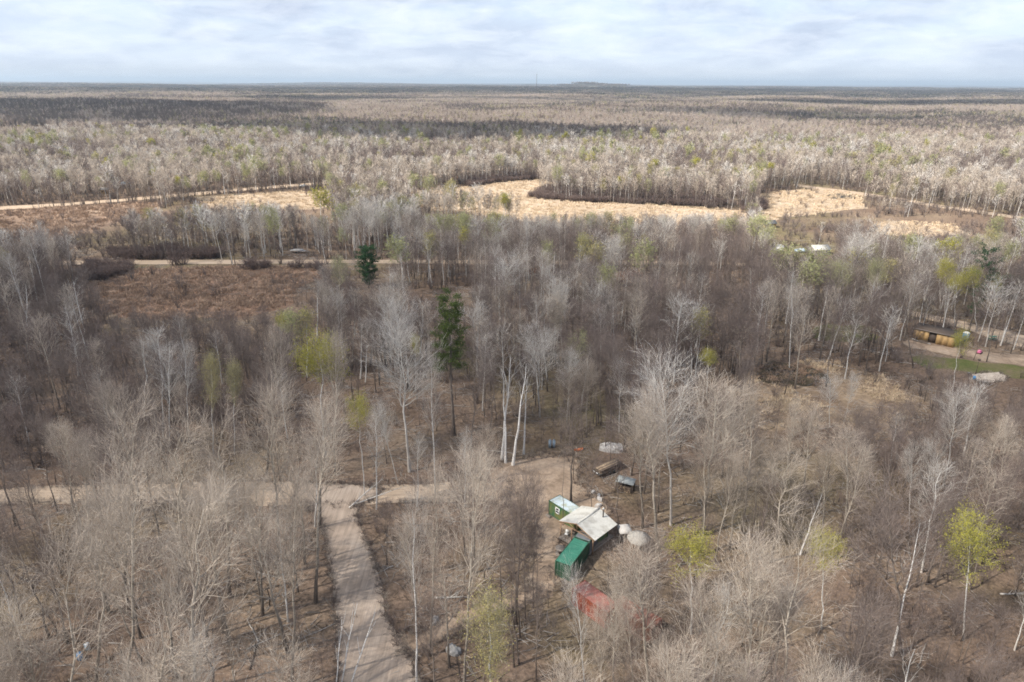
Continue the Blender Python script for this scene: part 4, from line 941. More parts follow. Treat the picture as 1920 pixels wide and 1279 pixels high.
# sticks and small dead wood lying on the leaf litter
def sticks(seed):
    r_ = np.random.default_rng(seed); g = Geo(); a = r_.normal(0, 1.6, (14, 3)); a[:, 2] = r_.uniform(0.03, 0.12, 14); d = r_.normal(0, 1, (14, 3)); d[:, 2] *= 0.08
    b_ = a+d/np.linalg.norm(d, axis=1, keepdims=True)*r_.uniform(0.6, 2.6, (14, 1)); b_[:, 2] = np.maximum(b_[:, 2], 0.03)
    g.tubes(np.stack([a, (a+b_)/2+r_.normal(0, .06, (14, 3))*[1, 1, 0], b_], 1), r_.uniform(0.015, 0.05, (14, 1))*np.array([[1, .8, .4]]), 3); return g
STK = [sticks(90+i).mesh('sticks', BK_DEAD if i % 2 else BK_BARE) for i in range(6)]
lx, ly, rg = scatter(34, 300, 16, seed=19); e, _, _ = excluded(lx, ly, [ROADMAIN, ROADCROSS, YARD, SIDEPATH, MIDROAD, LOT, PIT, LAWN, BOGS]); lx, ly = lx[~e], ly[~e]
gn_scatter('deadwood_litter', STK, np.stack([lx, ly, 0*lx], 1), np.stack([0*lx, 0*lx, rg.uniform(0, 6.28, len(lx))], 1), np.repeat(rg.uniform(.6, 1.3, (len(lx), 1)), 3, 1), rg.integers(0, 6, len(lx)))
# dark willow thickets round the marshes and along the middle road
DW = mat_twig('willow_twigs', (0.17, 0.125, 0.11), (0.24, 0.185, 0.165)); RW = mat_twig('dogwood_twigs', (0.30, 0.12, 0.07), (0.34, 0.16, 0.09))
WS = [shrub(40+i, 3.2, 12, 0.6, 0.05, 5, 3).mesh('willow', DW) for i in range(4)]
RS = [shrub(50+i, 3.2, 12, 0.6, 0.05, 5, 3).mesh('dogwood', RW) for i in range(2)]
def in_area(polys, area, seed):
    P = []; rg = np.random.default_rng(seed)
    for q in polys:
        G = np.array([ground(*p)[:2] for p in q]); lo_, hi = G.min(0), G.max(0); n = int(np.prod(hi-lo_)/area)+1
        x = rg.uniform(lo_[0], hi[0], n); y = rg.uniform(lo_[1], hi[1], n); k = inpoly(x, y, G); P.append(np.stack([x[k], y[k]], 1))
    return np.concatenate(P)
WILLOW = [[(165, 497), (245, 497), (260, 505), (225, 520), (185, 530), (160, 525)], [(455, 500), (510, 500), (512, 506), (455, 507)], [(545, 501), (600, 501), (600, 507), (545, 506)],
          [(990, 372), (1020, 356), (1100, 352), (1200, 362), (1300, 372), (1380, 385), (1350, 389), (1200, 383), (1060, 378)], [(860, 338), (920, 332), (990, 330), (1030, 332), (1010, 337), (930, 343), (880, 352)],
          [(200, 475), (330, 470), (420, 478), (400, 487), (210, 487)], [(1390, 385), (1430, 380), (1440, 395), (1390, 400)], [(320, 495), (350, 495), (350, 499), (320, 499)]]
wp = in_area(WILLOW, 3.2, 61); rp = in_area([[(985, 505), (1020, 505), (1020, 520), (985, 520)], [(1145, 520), (1190, 520), (1190, 540), (1145, 540)]], 9.0, 62)
pp = np.concatenate([wp, rp]); hs = rg.uniform(0.7, 1.15, len(pp))
gn_scatter('willow_thicket', WS+RS, np.column_stack([pp, np.zeros(len(pp))]), np.column_stack([np.zeros((len(pp), 2)), rg.uniform(0, 6.28, len(pp))]), np.stack([hs*1.3, hs*1.3, hs], 1),
           np.concatenate([rg.integers(0, 4, len(wp)), 4+rg.integers(0, 2, len(rp))]))
# sedge tussocks on the marshes
def tussock(seed, n, h, w, mat):
    rg = np.random.default_rng(seed); g = Geo(); b = rg.normal(0, 0.5, (n, 3)); b[:, 2] = 0
    t = b+rg.normal(0, 0.38, (n, 3))*h; t[:, 2] = h*rg.uniform(0.5, 1.1, n); g.ribbons(b, t, np.full(n, w)); return g.mesh('tussock', mat)
def mat_sedge(name, a, b):
    m, n, l, out = newmat(name); oi = n.new('ShaderNodeObjectInfo'); diffuse(n, l, out, nramp(n, l, oi.outputs['Random'], [(0, a), (1, b)])); return m
S_TAN = mat_sedge('tan_sedge_blades', (0.45, 0.345, 0.235), (0.60, 0.48, 0.345)); S_RED = mat_sedge('brown_sedge_blades', (0.25, 0.17, 0.12), (0.41, 0.30, 0.22))
TU = [tussock(70+i, 34, 0.7, 0.05, S_TAN) for i in range(3)]+[tussock(80+i, 40, 0.8, 0.05, S_RED) for i in range(3)]
ta = in_area([CLEARMID], 1.8, 71); ta = ta[vnoise(ta[:, 0], ta[:, 1], 7, 77) > 0.42]; tb = in_area([MARSH, MARSHR, MARSHQ, STRIP], 14, 72); tc_ = in_area([MARSHRED], 2.5, 73); td = in_area([MEADOWLEFT], 9, 74)
tu, tv, _ = project(np.column_stack([ta, np.zeros(len(ta))])); ta = ta[~inpoly(tu, tv, BOGS)]; te = in_area([BOGS], 2.2, 75)
pp = np.concatenate([te, ta, tb, tc_, td]); hs = np.concatenate([rg.uniform(0.5, 1.0, len(te)), rg.uniform(0.6, 1.1, len(ta)), rg.uniform(1.0, 2.0, len(tb)), rg.uniform(0.7, 1.4, len(tc_)), rg.uniform(1.0, 2.0, len(td))])
ids = np.concatenate([3+rg.integers(0, 3, len(te)), rg.integers(0, 3, len(ta)), rg.integers(0, 3, len(tb)), 3+rg.integers(0, 3, len(tc_)), 3+rg.integers(0, 3, len(td))])
gn_scatter('marsh_grass', TU, np.column_stack([pp, np.full(len(pp), 0.02)]), np.column_stack([np.zeros((len(pp), 2)), rg.uniform(0, 6.28, len(pp))]), np.stack([hs*1.3, hs*1.3, hs], 1), ids)

# --- far woods: stands of many small bare trees
F_TAN = mat_twig('far_tan_crowns', (0.46, 0.37, 0.31), (0.58, 0.48, 0.41), tr=0.45); F_WHITE = mat_twig('far_pale_crowns', (0.50, 0.43, 0.37), (0.62, 0.54, 0.47), tr=0.45)
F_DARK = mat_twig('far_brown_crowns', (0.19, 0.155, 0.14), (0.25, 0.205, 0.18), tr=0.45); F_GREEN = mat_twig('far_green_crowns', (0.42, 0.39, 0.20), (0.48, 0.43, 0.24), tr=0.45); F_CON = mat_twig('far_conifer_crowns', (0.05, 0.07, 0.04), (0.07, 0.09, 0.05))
FM = [F_TAN, F_WHITE, F_DARK, F_GREEN, F_CON]
def stand(seed, mix, S=44.0, n=125, k=52):
    rg = np.random.default_rng(seed); V = []; Fq = []; mi = []; nb = 0
    px = rg.uniform(-S/2, S/2, (n, 2)); H = rg.normal(14, 2.2, n).clip(8, 19); sp = rg.choice(5, n, p=mix)
    for i in range(n):
        h = H[i]; b = np.array([px[i, 0], px[i, 1], 0]); g = Geo()
        g.ribbons(b[None, :]-[0, 0, 1], b[None, :]+[rg.normal(0, .4), rg.normal(0, .4), h], np.array([0.14]))
        g.ribbons(b[None, :]-[0, 0, 1], b[None, :]+[rg.normal(0, .4), rg.normal(0, .4), h], np.array([0.14]))
        t = rg.uniform(0.42, 0.95, k); az = rg.uniform(0, 6.28, k); r = h*0.17*np.sin(np.pi*(0.25+0.7*(t-0.42)/0.58))*rg.uniform(.5, 1.2, k)
        p0 = b+np.stack([0.25*r*np.cos(az), 0.25*r*np.sin(az), t*h-0.8], 1); p1 = b+np.stack([r*np.cos(az), r*np.sin(az), t*h+h*0.09], 1)
        g.ribbons(p0, p1, np.full(k, 0.15))
        v = np.concatenate(g.V); f = np.concatenate(g.F); V.append(v); Fq.append(f+nb); nb += len(v); mi.append(np.full(len(f), sp[i]))
    return mesh_from('stand', np.concatenate(V), np.concatenate(Fq), FM, np.concatenate(mi))
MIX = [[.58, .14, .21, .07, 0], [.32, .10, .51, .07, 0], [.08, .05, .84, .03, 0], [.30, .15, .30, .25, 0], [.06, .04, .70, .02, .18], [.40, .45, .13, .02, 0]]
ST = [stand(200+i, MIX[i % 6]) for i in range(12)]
def stands(y0, y1, S, seed, scale):
    rg = np.random.default_rng(seed); ys_ = np.arange(y0, y1, S); P = []
    for yy in ys_:
        hw = 0.86*yy+80; xs = np.arange(-hw, hw, S); P.append(np.stack([xs+rg.uniform(-S, S, len(xs))*0.25, np.full(len(xs), yy)+rg.uniform(-S, S, len(xs))*0.25], 1))
    P = np.concatenate(P); e, u, v = excluded(P[:, 0], P[:, 1], [FIELDFAR]); P = P[~e]; n = len(P)
    q = vnoise(P[:, 0], P[:, 1]*1.2, 330*scale**.5, 5)*0.6+vnoise(P[:, 0], P[:, 1], 110*scale**.5, 6)*0.4
    far = np.hypot(P[:, 0], P[:, 1]) > 3600
    c = np.where(q > 0.60, 5, np.where(q > 0.50, 0, np.where(q > 0.45, 1, np.where(q > 0.31, 2, np.where(q > 0.24, 4, 3)))))
    c = np.where(rg.random(n) < 0.05, 3, c); c = np.where(rg.random(n) < np.where(far, 0.5, 0.03), 4, c); c = np.where((np.hypot(P[:, 0], P[:, 1]) > 6000) & (c != 4), 2, c)
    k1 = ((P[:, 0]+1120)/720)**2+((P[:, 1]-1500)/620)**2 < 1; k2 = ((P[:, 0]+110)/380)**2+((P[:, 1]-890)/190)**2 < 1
    c = np.where(k1 & (rg.random(n) < 0.85), 2, c); c = np.where(k2 & (rg.random(n) < 0.5), 2, c)  # brown bare stands set within cloud shadows, deepening the shade by colour
    return P, c+6*rg.integers(0, 2, n), rg, np.full(n, scale)
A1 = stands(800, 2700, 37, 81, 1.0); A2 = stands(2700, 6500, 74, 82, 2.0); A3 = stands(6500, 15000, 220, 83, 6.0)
P = np.concatenate([A1[0], A2[0], A3[0]]); ids = np.concatenate([A1[1], A2[1], A3[1]]); s = np.concatenate([A1[3], A2[3], A3[3]])
zs = rg.uniform(0.85, 1.15, len(P))*np.where(s > 1, 1.1, 1.0)
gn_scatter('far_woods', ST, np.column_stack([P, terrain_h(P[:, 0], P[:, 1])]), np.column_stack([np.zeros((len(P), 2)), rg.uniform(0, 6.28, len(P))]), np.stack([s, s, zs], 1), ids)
print('TREES', count, {k: len(v) for k, v in GN.items()}, 'stands', len(P), 'shrubs', len(bx))

# ------------------------------------------------------------------ things people built
G_DARK = mat_worn('dark_green_paint', (0.018, 0.085, 0.045), (0.05, 0.10, 0.06), 0.4, 0.8, 0.5)
G_MOSS = mat_worn('faded_green_paint', (0.03, 0.13, 0.06), (0.15, 0.16, 0.055), 0.75, 0.55, 0.6)
G_ROOF = mat_worn('green_roof_paint', (0.042, 0.185, 0.125), (0.08, 0.22, 0.16), 0.4, 0.7, 0.45)
PALE_ROOF = mat_worn('peeling_pale_roof', (0.52, 0.60, 0.64), (0.36, 0.38, 0.26), 0.55, 0.8, 0.5)
GREY_ROOF = mat_worn('grey_container_paint', (0.17, 0.18, 0.19), (0.11, 0.10, 0.10), 0.5, 0.9, 0.5)
R_SIDE = mat_worn('red_container_paint', (0.30, 0.07, 0.035), (0.20, 0.06, 0.04), 0.5, 1.0, 0.55)
R_ROOF = mat_worn('faded_red_roof_paint', (0.34, 0.13, 0.10), (0.29, 0.17, 0.14), 0.6, 0.8, 0.5)
R_OLD = mat_worn('weathered_red_paint', (0.24, 0.085, 0.055), (0.20, 0.13, 0.10), 0.7, 0.8, 0.7)
WHITE_TIN = mat_worn('white_tin_roof', (0.62, 0.61, 0.56), (0.46, 0.44, 0.39), 0.5, 0.9, 0.45)
WHITE = mat_plain('white_paint', (0.75, 0.75, 0.73), 0.5, var=0.15)
WOOD = mat_plain('sawn_timber', (0.42, 0.27, 0.17), 0.75); WOODG = mat_plain('weathered_boards', (0.25, 0.215, 0.185), 0.8); WOODD = mat_plain('dark_boards', (0.10, 0.075, 0.06), 0.8)
OSB = mat_worn('yellow_sheathing_board', (0.46, 0.30, 0.13), (0.36, 0.24, 0.12), 0.5, 2.2, 0.7)
BLUE = mat_plain('blue_plastic', (0.07, 0.25, 0.50), 0.45); PALEBLUE = mat_plain('pale_blue_paint', (0.38, 0.47, 0.54), 0.5)
STEEL = mat_plain('grey_steel', (0.30, 0.30, 0.30), 0.45, 0.5); BLACK = mat_plain('black_rubber', (0.02, 0.02, 0.02), 0.7); GLASS = mat_plain('dark_window_glass', (0.02, 0.025, 0.03), 0.1)
TARP = mat_worn('beige_canvas', (0.36, 0.34, 0.31), (0.28, 0.265, 0.24), 0.5, 1.5, 0.8); TARPG = mat_worn('light_grey_tarpaulin', (0.50, 0.48, 0.46), (0.38, 0.36, 0.34), 0.5, 1.4, 0.7)
PINK = mat_plain('pink_plastic', (0.65, 0.18, 0.32), 0.4); ORANGE = mat_plain('orange_plastic', (0.70, 0.20, 0.06), 0.5); STONE = mat_plain('grey_stone', (0.30, 0.29, 0.28), 0.85)
LOGM = mat_plain('bark_logs', (0.16, 0.12, 0.09), 0.85); LOGE = mat_plain('log_ends', (0.48, 0.36, 0.24), 0.8); GREENP = mat_plain('green_steel', (0.05, 0.22, 0.15), 0.5)
DARKRUST = mat_worn('dark_rusty_steel', (0.05, 0.045, 0.042), (0.12, 0.075, 0.05), 0.5, 1.2, 0.6); GRASSY = None

def heading(p, q):
    a, b = ground(*p), ground(*q); return math.atan2(b[1]-a[1], b[0]-a[0])
def corrugated(x0, x1, y, z0, z1, depth=0.045, pitch=0.28, axis='x', flip=1):
    """vertical corrugation between x0 and x1"""
    V = []; F = []; n = int((x1-x0)/pitch); xs = []
    for i in range(n):
        a = x0+(x1-x0)*i/n; w = (x1-x0)/n; xs += [(a, 0), (a+w*0.3, 0), (a+w*0.5, depth), (a+w*0.8, depth)]
    xs.append((x1, 0))
    for x, d in xs:
        for z in (z0, z1): V.append((x, y+d*flip, z) if axis == 'x' else (y+d*flip, x, z))
    F = [(2*i, 2*i+2, 2*i+3, 2*i+1) for i in range(len(xs)-1)]
    return V, F
def container(loc, rz, Lc, label, side, roof, frame, doors_at=0, window=None, extra=None, cat='shipping container'):
    """origin at the near left bottom corner; length runs along x, width along +y"""
    Wc, Hc = 2.44, 2.59; t = thing('shipping_container', label, cat, tuple(loc), rz)
    b = MB()
    b.add(*corrugated(0.12, Lc-0.12, 0.03, 0.14, Hc-0.1, flip=-0.0 or 1)); b.add(*corrugated(0.12, Lc-0.12, Wc-0.03, 0.14, Hc-0.1, flip=-1))
    b.add(*corrugated(0.12, Wc-0.12, Lc-0.03, 0.14, Hc-0.1, axis='y', flip=-1))
    if doors_at is None: b.add(*corrugated(0.12, Wc-0.12, 0.03, 0.14, Hc-0.1, axis='y', flip=1))
    b.build('side_panels', side, t)
    MB().box((Lc/2, Wc/2, 0.13), (Lc-0.1, Wc-0.1, 0.03)).build('floor_plate', WOODD, t)
    rb = MB(); V = []; n = int(Lc/0.55)
    for i in range(n):
        a = 0.06+(Lc-0.12)*i/n; w = (Lc-0.12)/n
        for x, d in ((a, 0), (a+w*0.35, 0), (a+w*0.5, 0.02), (a+w*0.85, 0.02)): V += [(x, 0.06, Hc-0.025+d), (x, Wc-0.06, Hc-0.025+d)]
    V += [(Lc-0.06, 0.06, Hc-0.025), (Lc-0.06, Wc-0.06, Hc-0.025)]
    rb.add(V, [(2*i, 2*i+2, 2*i+3, 2*i+1) for i in range(len(V)//2-1)]); rb.build('roof', roof, t)
    f = MB()
    for x in (0.07, Lc-0.07):
        for y in (0.07, Wc-0.07): f.box((x, y, Hc/2), (0.14, 0.14, Hc))
    for y in (0.05, Wc-0.05):
        f.box((Lc/2, y, 0.09), (Lc-0.28, 0.09, 0.14)); f.box((Lc/2, y, Hc-0.05), (Lc-0.28, 0.09, 0.09))
    for x in (0.05, Lc-0.05):
        f.box((x, Wc/2, 0.09), (0.09, Wc-0.28, 0.14)); f.box((x, Wc/2, Hc-0.06), (0.09, Wc-0.28, 0.10))
    f.build('frame', frame, t)
    if doors_at == 0:
        for k in (0, 1):
            y0 = 0.14+k*(Wc/2-0.13)
            d = MB().add(*corrugated(y0+0.01, y0+Wc/2-0.15, 0.04, 0.17, Hc-0.12, axis='y', depth=0.03, pitch=0.36)).build('door', side, t)
            for yy in (0.3, 0.75):
                q = MB(); q.tube((-0.0, y0+yy, 0.25), (-0.0, y0+yy, Hc-0.2), 0.022, k=6); q.box((-0.01, y0+yy+0.1, 1.1), (0.03, 0.22, 0.05)); q.build('lock_bar', STEEL, d)
    if window:
        wx, wz = window
        w = MB()
        for dx in (-0.38, 0.38): w.box((wx+dx, -0.02, wz), (0.14, 0.07, 1.1))
        for dz in (-0.48, 0.48): w.box((wx, -0.022, wz+dz), (0.62, 0.066, 0.14))
        w.box((wx, -0.024, wz), (0.63, 0.06, 0.06)); wf = w.build('window', WHITE, t)
        for dz in (-0.225, 0.225): MB().box((wx, 0.0, wz+dz), (0.62, 0.02, 0.38)).build('pane', GLASS, wf)
    return t
# container with a window
a1 = heading((1028.3, 963.7), (1053.7, 980)); P1 = ground(1028.3, 963.7)
c1 = container(P1, a1, 10.5, 'long green container with a white window and peeling pale roof', G_MOSS, PALE_ROOF, G_DARK, None, (2.0, 1.65))
MB().box((0.55, -0.55, 0.25), (0.9, 0.5, 0.08)).box((0.55, -0.62, 0.1), (0.9, 0.3, 0.2)).build('step', WOODG, c1)
# lower green container
P2 = ground(1046.5, 1081.8); q2 = ground(1069, 1090.5); a2e = math.atan2(q2[1]-P2[1], q2[0]-P2[0]); a2 = a2e+math.pi/2
c2 = container(q2, a2, 6.06, 'green container with a plain green roof and dark doors beside the spool table', G_DARK, G_ROOF, G_DARK, 0)
o2 = Vector(q2)+Vector((math.cos(a2), math.sin(a2), 0))*6.25
container(tuple(o2), a2, 6.06, 'grey-roofed container standing end to end behind the green one', GREY_ROOF, GREY_ROOF, G_DARK, None)
# red containers
t1 = ground(1072.5, 1102.5, 2.59); a3 = heading((1072, 1103), (1110, 1131))
c3 = container((t1[0], t1[1], 0), a3, 6.06, 'rust red container with white upright lettering on its side', R_SIDE, R_ROOF, R_SIDE, None)
lt = MB()     # the upright row of white characters, too small in the photograph to be read
for k in range(6):
    z = 2.15-k*0.28; lt.box((0.42, -0.018, z), (0.34, 0.012, 0.05)); lt.box((0.42, -0.018, z-0.14), (0.34, 0.012, 0.045)); lt.box((0.28 if k % 2 else 0.42, -0.018, z-0.07), (0.06, 0.012, 0.09))
lt.build('lettering', WHITE, c3)
t2_ = ground(1146, 1134, 2.59); container((t2_[0], t2_[1], 0), a3+0.1, 6.06, 'second rust red container, farther right behind beige aspens', R_OLD, R_OLD, R_OLD, None)

# shelter: gable roof from the window container towards the yard
e0 = ground(1053.7, 978.5, 2.55); e1 = ground(1114.7, 1012, 2.55); Wd = float(np.linalg.norm(e1-e0)); ah = math.atan2(e1[1]-e0[1], e1[0]-e0[0])
sh = thing('shelter', 'open timber shelter with white gabled roof between the green containers', 'shelter', (e0[0], e0[1], 0), ah)
Dp = 5.2; Hr = 3.95; He = 2.72
for sgn, x0, x1 in (('l', -0.35, Wd/2), ('r', Wd+0.35, Wd/2)):
    r = MB(); n = 12; V = []
    for i in range(n*2+1):
        y = -0.35+(Dp+0.35)*i/(n*2); d = 0.02 if i % 2 else 0.0
        V += [(x0, y, He+d), (x1, y, Hr+d)]
    r.add(V, [(2*i, 2*i+2, 2*i+3, 2*i+1) for i in range(n*2)]); r.build('roof_slope', WHITE_TIN, sh)
MB().box((Wd/2, Dp/2-0.17, Hr+0.04), (0.3, Dp+0.37, 0.04)).build('ridge_cap', WHITE_TIN, sh)
fs = MB()
for sx in (0, 1):
    a = Vector((-0.38 if sx == 0 else Wd+0.38, -0.38, He-0.08)); b = Vector((Wd/2, -0.38, Hr-0.08)); m_ = (a+b)/2; d = b-a
    fs.box(tuple(m_), (d.length, 0.05, 0.16), 0, ('Y', -math.atan2(d.z, d.x) if sx == 0 else -math.atan2(d.z, d.x)))
fs.build('fascia', WOOD, sh)
for y in (-0.28, Dp/3, 2*Dp/3, Dp-0.15):
    tr = MB(); tr.box((Wd/2, y, He-0.14), (Wd+0.3, 0.09, 0.16)); tr.tube((Wd/2, y, He-0.1), (Wd/2, y, Hr-0.1), 0.05, k=4)
    for s_ in (-1, 1): tr.tube((Wd/2, y, He-0.1), (Wd/2+s_*Wd*0.25, y, (He+Hr)/2-0.1), 0.05, k=4)
    tr.build('truss', WOOD, sh)
for x in (0.05, Wd*0.35, Wd*0.68, Wd-0.05):
    MB().box((x, -0.28, (He-0.14)/2), (0.12, 0.12, He-0.14)).build('post', WOOD, sh)
dk = thing('deck', 'low board deck with pale edge under the white gabled roof', 'deck', (e0[0], e0[1], 0), ah)
for k in range(14):
    MB().box((0.2+(Wd-0.3)*(k+0.5)/14, Dp/2-0.55, 0.33), ((Wd-0.3)/14-0.02, Dp+0.9, 0.05)).build('plank', WOODG, dk)
MB().box((Wd/2, -0.98, 0.15), (Wd-0.3, 0.06, 0.28)).box((Wd/2, Dp-0.15, 0.15), (Wd-0.3, 0.06, 0.28)).build('skirt', WOODD, dk)
pp_ = MB(); px_, py_ = Wd*0.72, Dp-0.9; pp_.tube((px_, py_, 1.0), (px_, py_, 4.9), 0.10, k=10)
sp = thing('stove_pipe', 'dark stove pipe with white cap rising through the white shelter roof', 'stove pipe', (0, 0, 0)); sp.location = sh.location; sp.rotation_euler = sh.rotation_euler
pp_.build('pipe', DARKRUST, sp); MB().tube((px_, py_, 4.9), (px_, py_, 5.1), 0.19, 0.03, k=10).build('cap', WHITE, sp)
def local(o, x, y, z=0): a = o.rotation_euler.z; return (o.location.x+x*math.cos(a)-y*math.sin(a), o.location.y+x*math.sin(a)+y*math.cos(a), z)
def chair(loc, rz, label, mat):
    t = thing('folding_chair', label, 'chair', loc, rz)
    MB().box((0, 0, 0.45), (0.5, 0.5, 0.05)).build('seat', mat, t); MB().box((0, 0.26, 0.75), (0.5, 0.05, 0.5), 0, ('X', -0.2)).build('backrest', mat, t)
    for sx in (-1, 1):
        for sy in (-1, 1): MB().box((sx*0.22, sy*0.2, 0.21), (0.04, 0.04, 0.43)).build('leg', STEEL, t)
    return t
chair(local(sh, 0.9, 0.1, 0.355), ah+0.4, 'pale chair at the left corner of the deck', WHITE)
chair(local(sh, 1.9, 0.9, 0.355), ah-0.5, 'dark chair deeper under the shelter roof', BLACK)
tb = thing('table', 'small dark table under the shelter beside the dark chair', 'table', local(sh, 3.1, 1.4, 0.355), ah)
MB().box((0, 0, 0.73), (1.6, 0.8, 0.05)).build('tabletop', WOODD, tb)
for sx in (-1, 1):
    for sy in (-1, 1): MB().box((sx*0.7, sy*0.32, 0.35), (0.07, 0.07, 0.71)).build('leg', WOODD, tb)
# cable spool table
sp_ = thing('spool_table', 'wooden cable spool used as a round table in the yard', 'table', tuple(ground(1051, 1038)))
MB().tube((0, 0, 0.93), (0, 0, 1.0), 0.78, k=28).build('tabletop', WOODG, sp_); MB().tube((0, 0, 0.07), (0, 0, 0.93), 0.27, k=16).build('drum', WOODD, sp_); MB().tube((0, 0, 0.0), (0, 0, 0.07), 0.78, k=28).build('base', WOODG, sp_)

# canopies
def canopy(base, rz, w, h, label, mat, sides=8):
    t = thing('canopy', label, 'canopy', tuple(base), rz); V = [(0, 0, h+0.75)]; F = []
    for i in range(sides):
        a = 2*math.pi*(i+0.5)/sides; V.append((w*math.cos(a), w*math.sin(a), h)); 
    for i in range(sides):
        a = 2*math.pi*(i+0.5)/sides; V.append((w*1.01*math.cos(a), w*1.01*math.sin(a), h-0.3))
    for i in range(sides):
        j = (i+1) % sides; F += [(0, 1+i, 1+j), (1+i, 1+sides+i, 1+sides+j, 1+j)]
    MB().add(V, F).build('cover', mat, t)
    for i in range(0, sides, 2 if sides > 4 else 1):
        a = 2*math.pi*(i+0.5)/sides; MB().tube((w*0.96*math.cos(a), w*0.96*math.sin(a), 0), (w*0.96*math.cos(a), w*0.96*math.sin(a), h), 0.035, k=6).build('pole', STEEL, t)
canopy(ground(1196, 1028), 0.3, 1.75, 2.0, 'pale eight-sided canopy right of the shelter', TARP)
canopy(ground(1170, 1010), 0.1, 1.35, 1.9, 'smaller pale canopy left of the eight-sided one', TARPG, 4)
def heap(base, w, d, h, rz, label, mat, name='tarpaulin_heap', cat='tarpaulin', seed=0):
    import bmesh
    rg = np.random.default_rng(seed); bm = bmesh.new(); bmesh.ops.create_icosphere(bm, subdivisions=3, radius=1)
    for v in bm.verts:
        c = v.co; k = 1+0.14*math.sin(c.x*4+seed)*math.cos(c.y*5)+0.07*math.sin(c.x*11+c.y*9+seed)
        v.co = Vector((c.x*w/2*k, c.y*d/2*k, max(0, c.z)**0.6*h*k))
    me = bpy.data.meshes.new(name); bm.to_mesh(me); bm.free(); me.materials.append(mat)
    o = link(name, me, None, tuple(base)); o.rotation_euler = (0, 0, rz); return tag(o, label, cat)
heap(ground(1146, 843), 4.6, 2.6, 1.3, -0.2, 'light grey tarpaulin over a heap beyond the burnt trailer', TARPG, seed=2)
# wood shelter (lean-to)
b = ground(1172, 920); ls = thing('firewood_shelter', 'lean-to with a grey tin roof over stacked firewood', 'shelter', tuple(b), -0.45)
MB().box((0, 0, 2.05), (3.1, 1.7, 0.05), 0, ('X', 0.20)).build('roof', mat_worn('grey_tin', (0.36, 0.38, 0.37), (0.25, 0.26, 0.25), 0.5, 1.5, 0.5), ls)
for sx in (-1, 1):
    for sy in (-1, 1): MB().box((sx*1.4, sy*0.7, 1.0+sy*0.07), (0.1, 0.1, 1.95+sy*0.14)).build('post', WOODD, ls)
MB().box((0, 0.74, 1.0), (2.7, 0.04, 1.9)).build('back_wall', WOODD, ls)
rg9 = np.random.default_rng(5)
def logs(name, loc, rz, nx_, nz_, ln, r, label):
    t = thing(name, label, 'firewood', loc, rz)
    for k in range(nz_):
        for i in range(nx_-k % 2):
            MB().tube((-ln/2+rg9.normal(0, .04), (i-(nx_-1)/2+0.5*(k % 2))*2*r, r+k*r*1.8), (ln/2+rg9.normal(0, .04), (i-(nx_-1)/2+0.5*(k % 2))*2*r, r+k*r*1.8), r*rg9.uniform(.8, 1), k=8).build('log', LOGM if rg9.random() < 0.7 else LOGE, t)
    return t
logs('firewood_stack', (b[0]-0.1, b[1]-0.1, 0), -0.45+math.pi/2, 13, 6, 0.9, 0.09, 'stacked split firewood under the grey lean-to roof')
# burnt trailer with logs
a5 = heading((1118, 893), (1165, 872)); b = ground(1140, 884)
tr = thing('flat_trailer', 'blackened flat trailer loaded with dark logs behind the camp', 'trailer', tuple(b), a5)
MB().box((0, 0, 0.72), (6.2, 2.0, 0.12)).box((0, -1.0, 0.86), (6.2, 0.05, 0.16)).box((0, 1.0, 0.86), (6.2, 0.05, 0.16)).build('bed', DARKRUST, tr)
MB().tube((-3.1, 0, 0.66), (-4.3, 0, 0.5), 0.06, k=6).build('drawbar', DARKRUST, tr)
for sx in (-0.45, 0.45):
    for sy in (-1.12, 1.12): MB().tube((sx, sy-0.1, 0.36), (sx, sy+0.1, 0.36), 0.36, k=16).build('wheel', BLACK, tr)
for sy in (-0.35, 0.35): MB().box((-3.13, sy, 0.95), (0.1, 0.28, 0.22)).build('lamp', WHITE, tr)
logs('log_pile', (b[0], b[1], 0.78), a5, 7, 3, 5.2, 0.13, 'dark logs lying lengthwise on the blackened trailer')
# upright tanks at a tree foot
for dx, lb in ((0, 'left pale blue upright tank at the back of the yard'), (0.75, 'right pale blue upright tank at the back of the yard')):
    b = ground(1031, 839); t = thing('gas_tank', lb, 'tank', (b[0]+dx, b[1], 0)); MB().tube((0, 0, 0.05), (0, 0, 1.5), 0.28, k=16).build('body', PALEBLUE, t, True)
    MB().tube((0, 0, 1.5), (0, 0, 1.66), 0.28, 0.1, k=16).build('shoulder', PALEBLUE, t, True); MB().tube((0, 0, 1.66), (0, 0, 1.82), 0.07, k=8).build('valve', STEEL, t)
def sled(base, rz, label, mat):
    t = thing('sled', label, 'sled', tuple(base), rz)
    MB().add([(-.8, -.32, .12), (.7, -.32, .08), (.95, -.25, .38), (-.8, .32, .12), (.7, .32, .08), (.95, .25, .38), (-.8, -.4, .3), (.7, -.4, .28), (-.8, .4, .3), (.7, .4, .28)],
             [(0, 1, 4, 3), (1, 2, 5, 4), (0, 6, 7, 1), (3, 4, 9, 8), (1, 7, 2), (4, 5, 9), (0, 3, 8, 6)]).build('hull', mat, t); MB().tube((.95, -.2, .38), (.95, .2, .38), .03, k=6).build('handle', BLACK, t)
sled(ground(1085, 845), 0.3, 'orange plastic sled lying behind the yard', ORANGE)
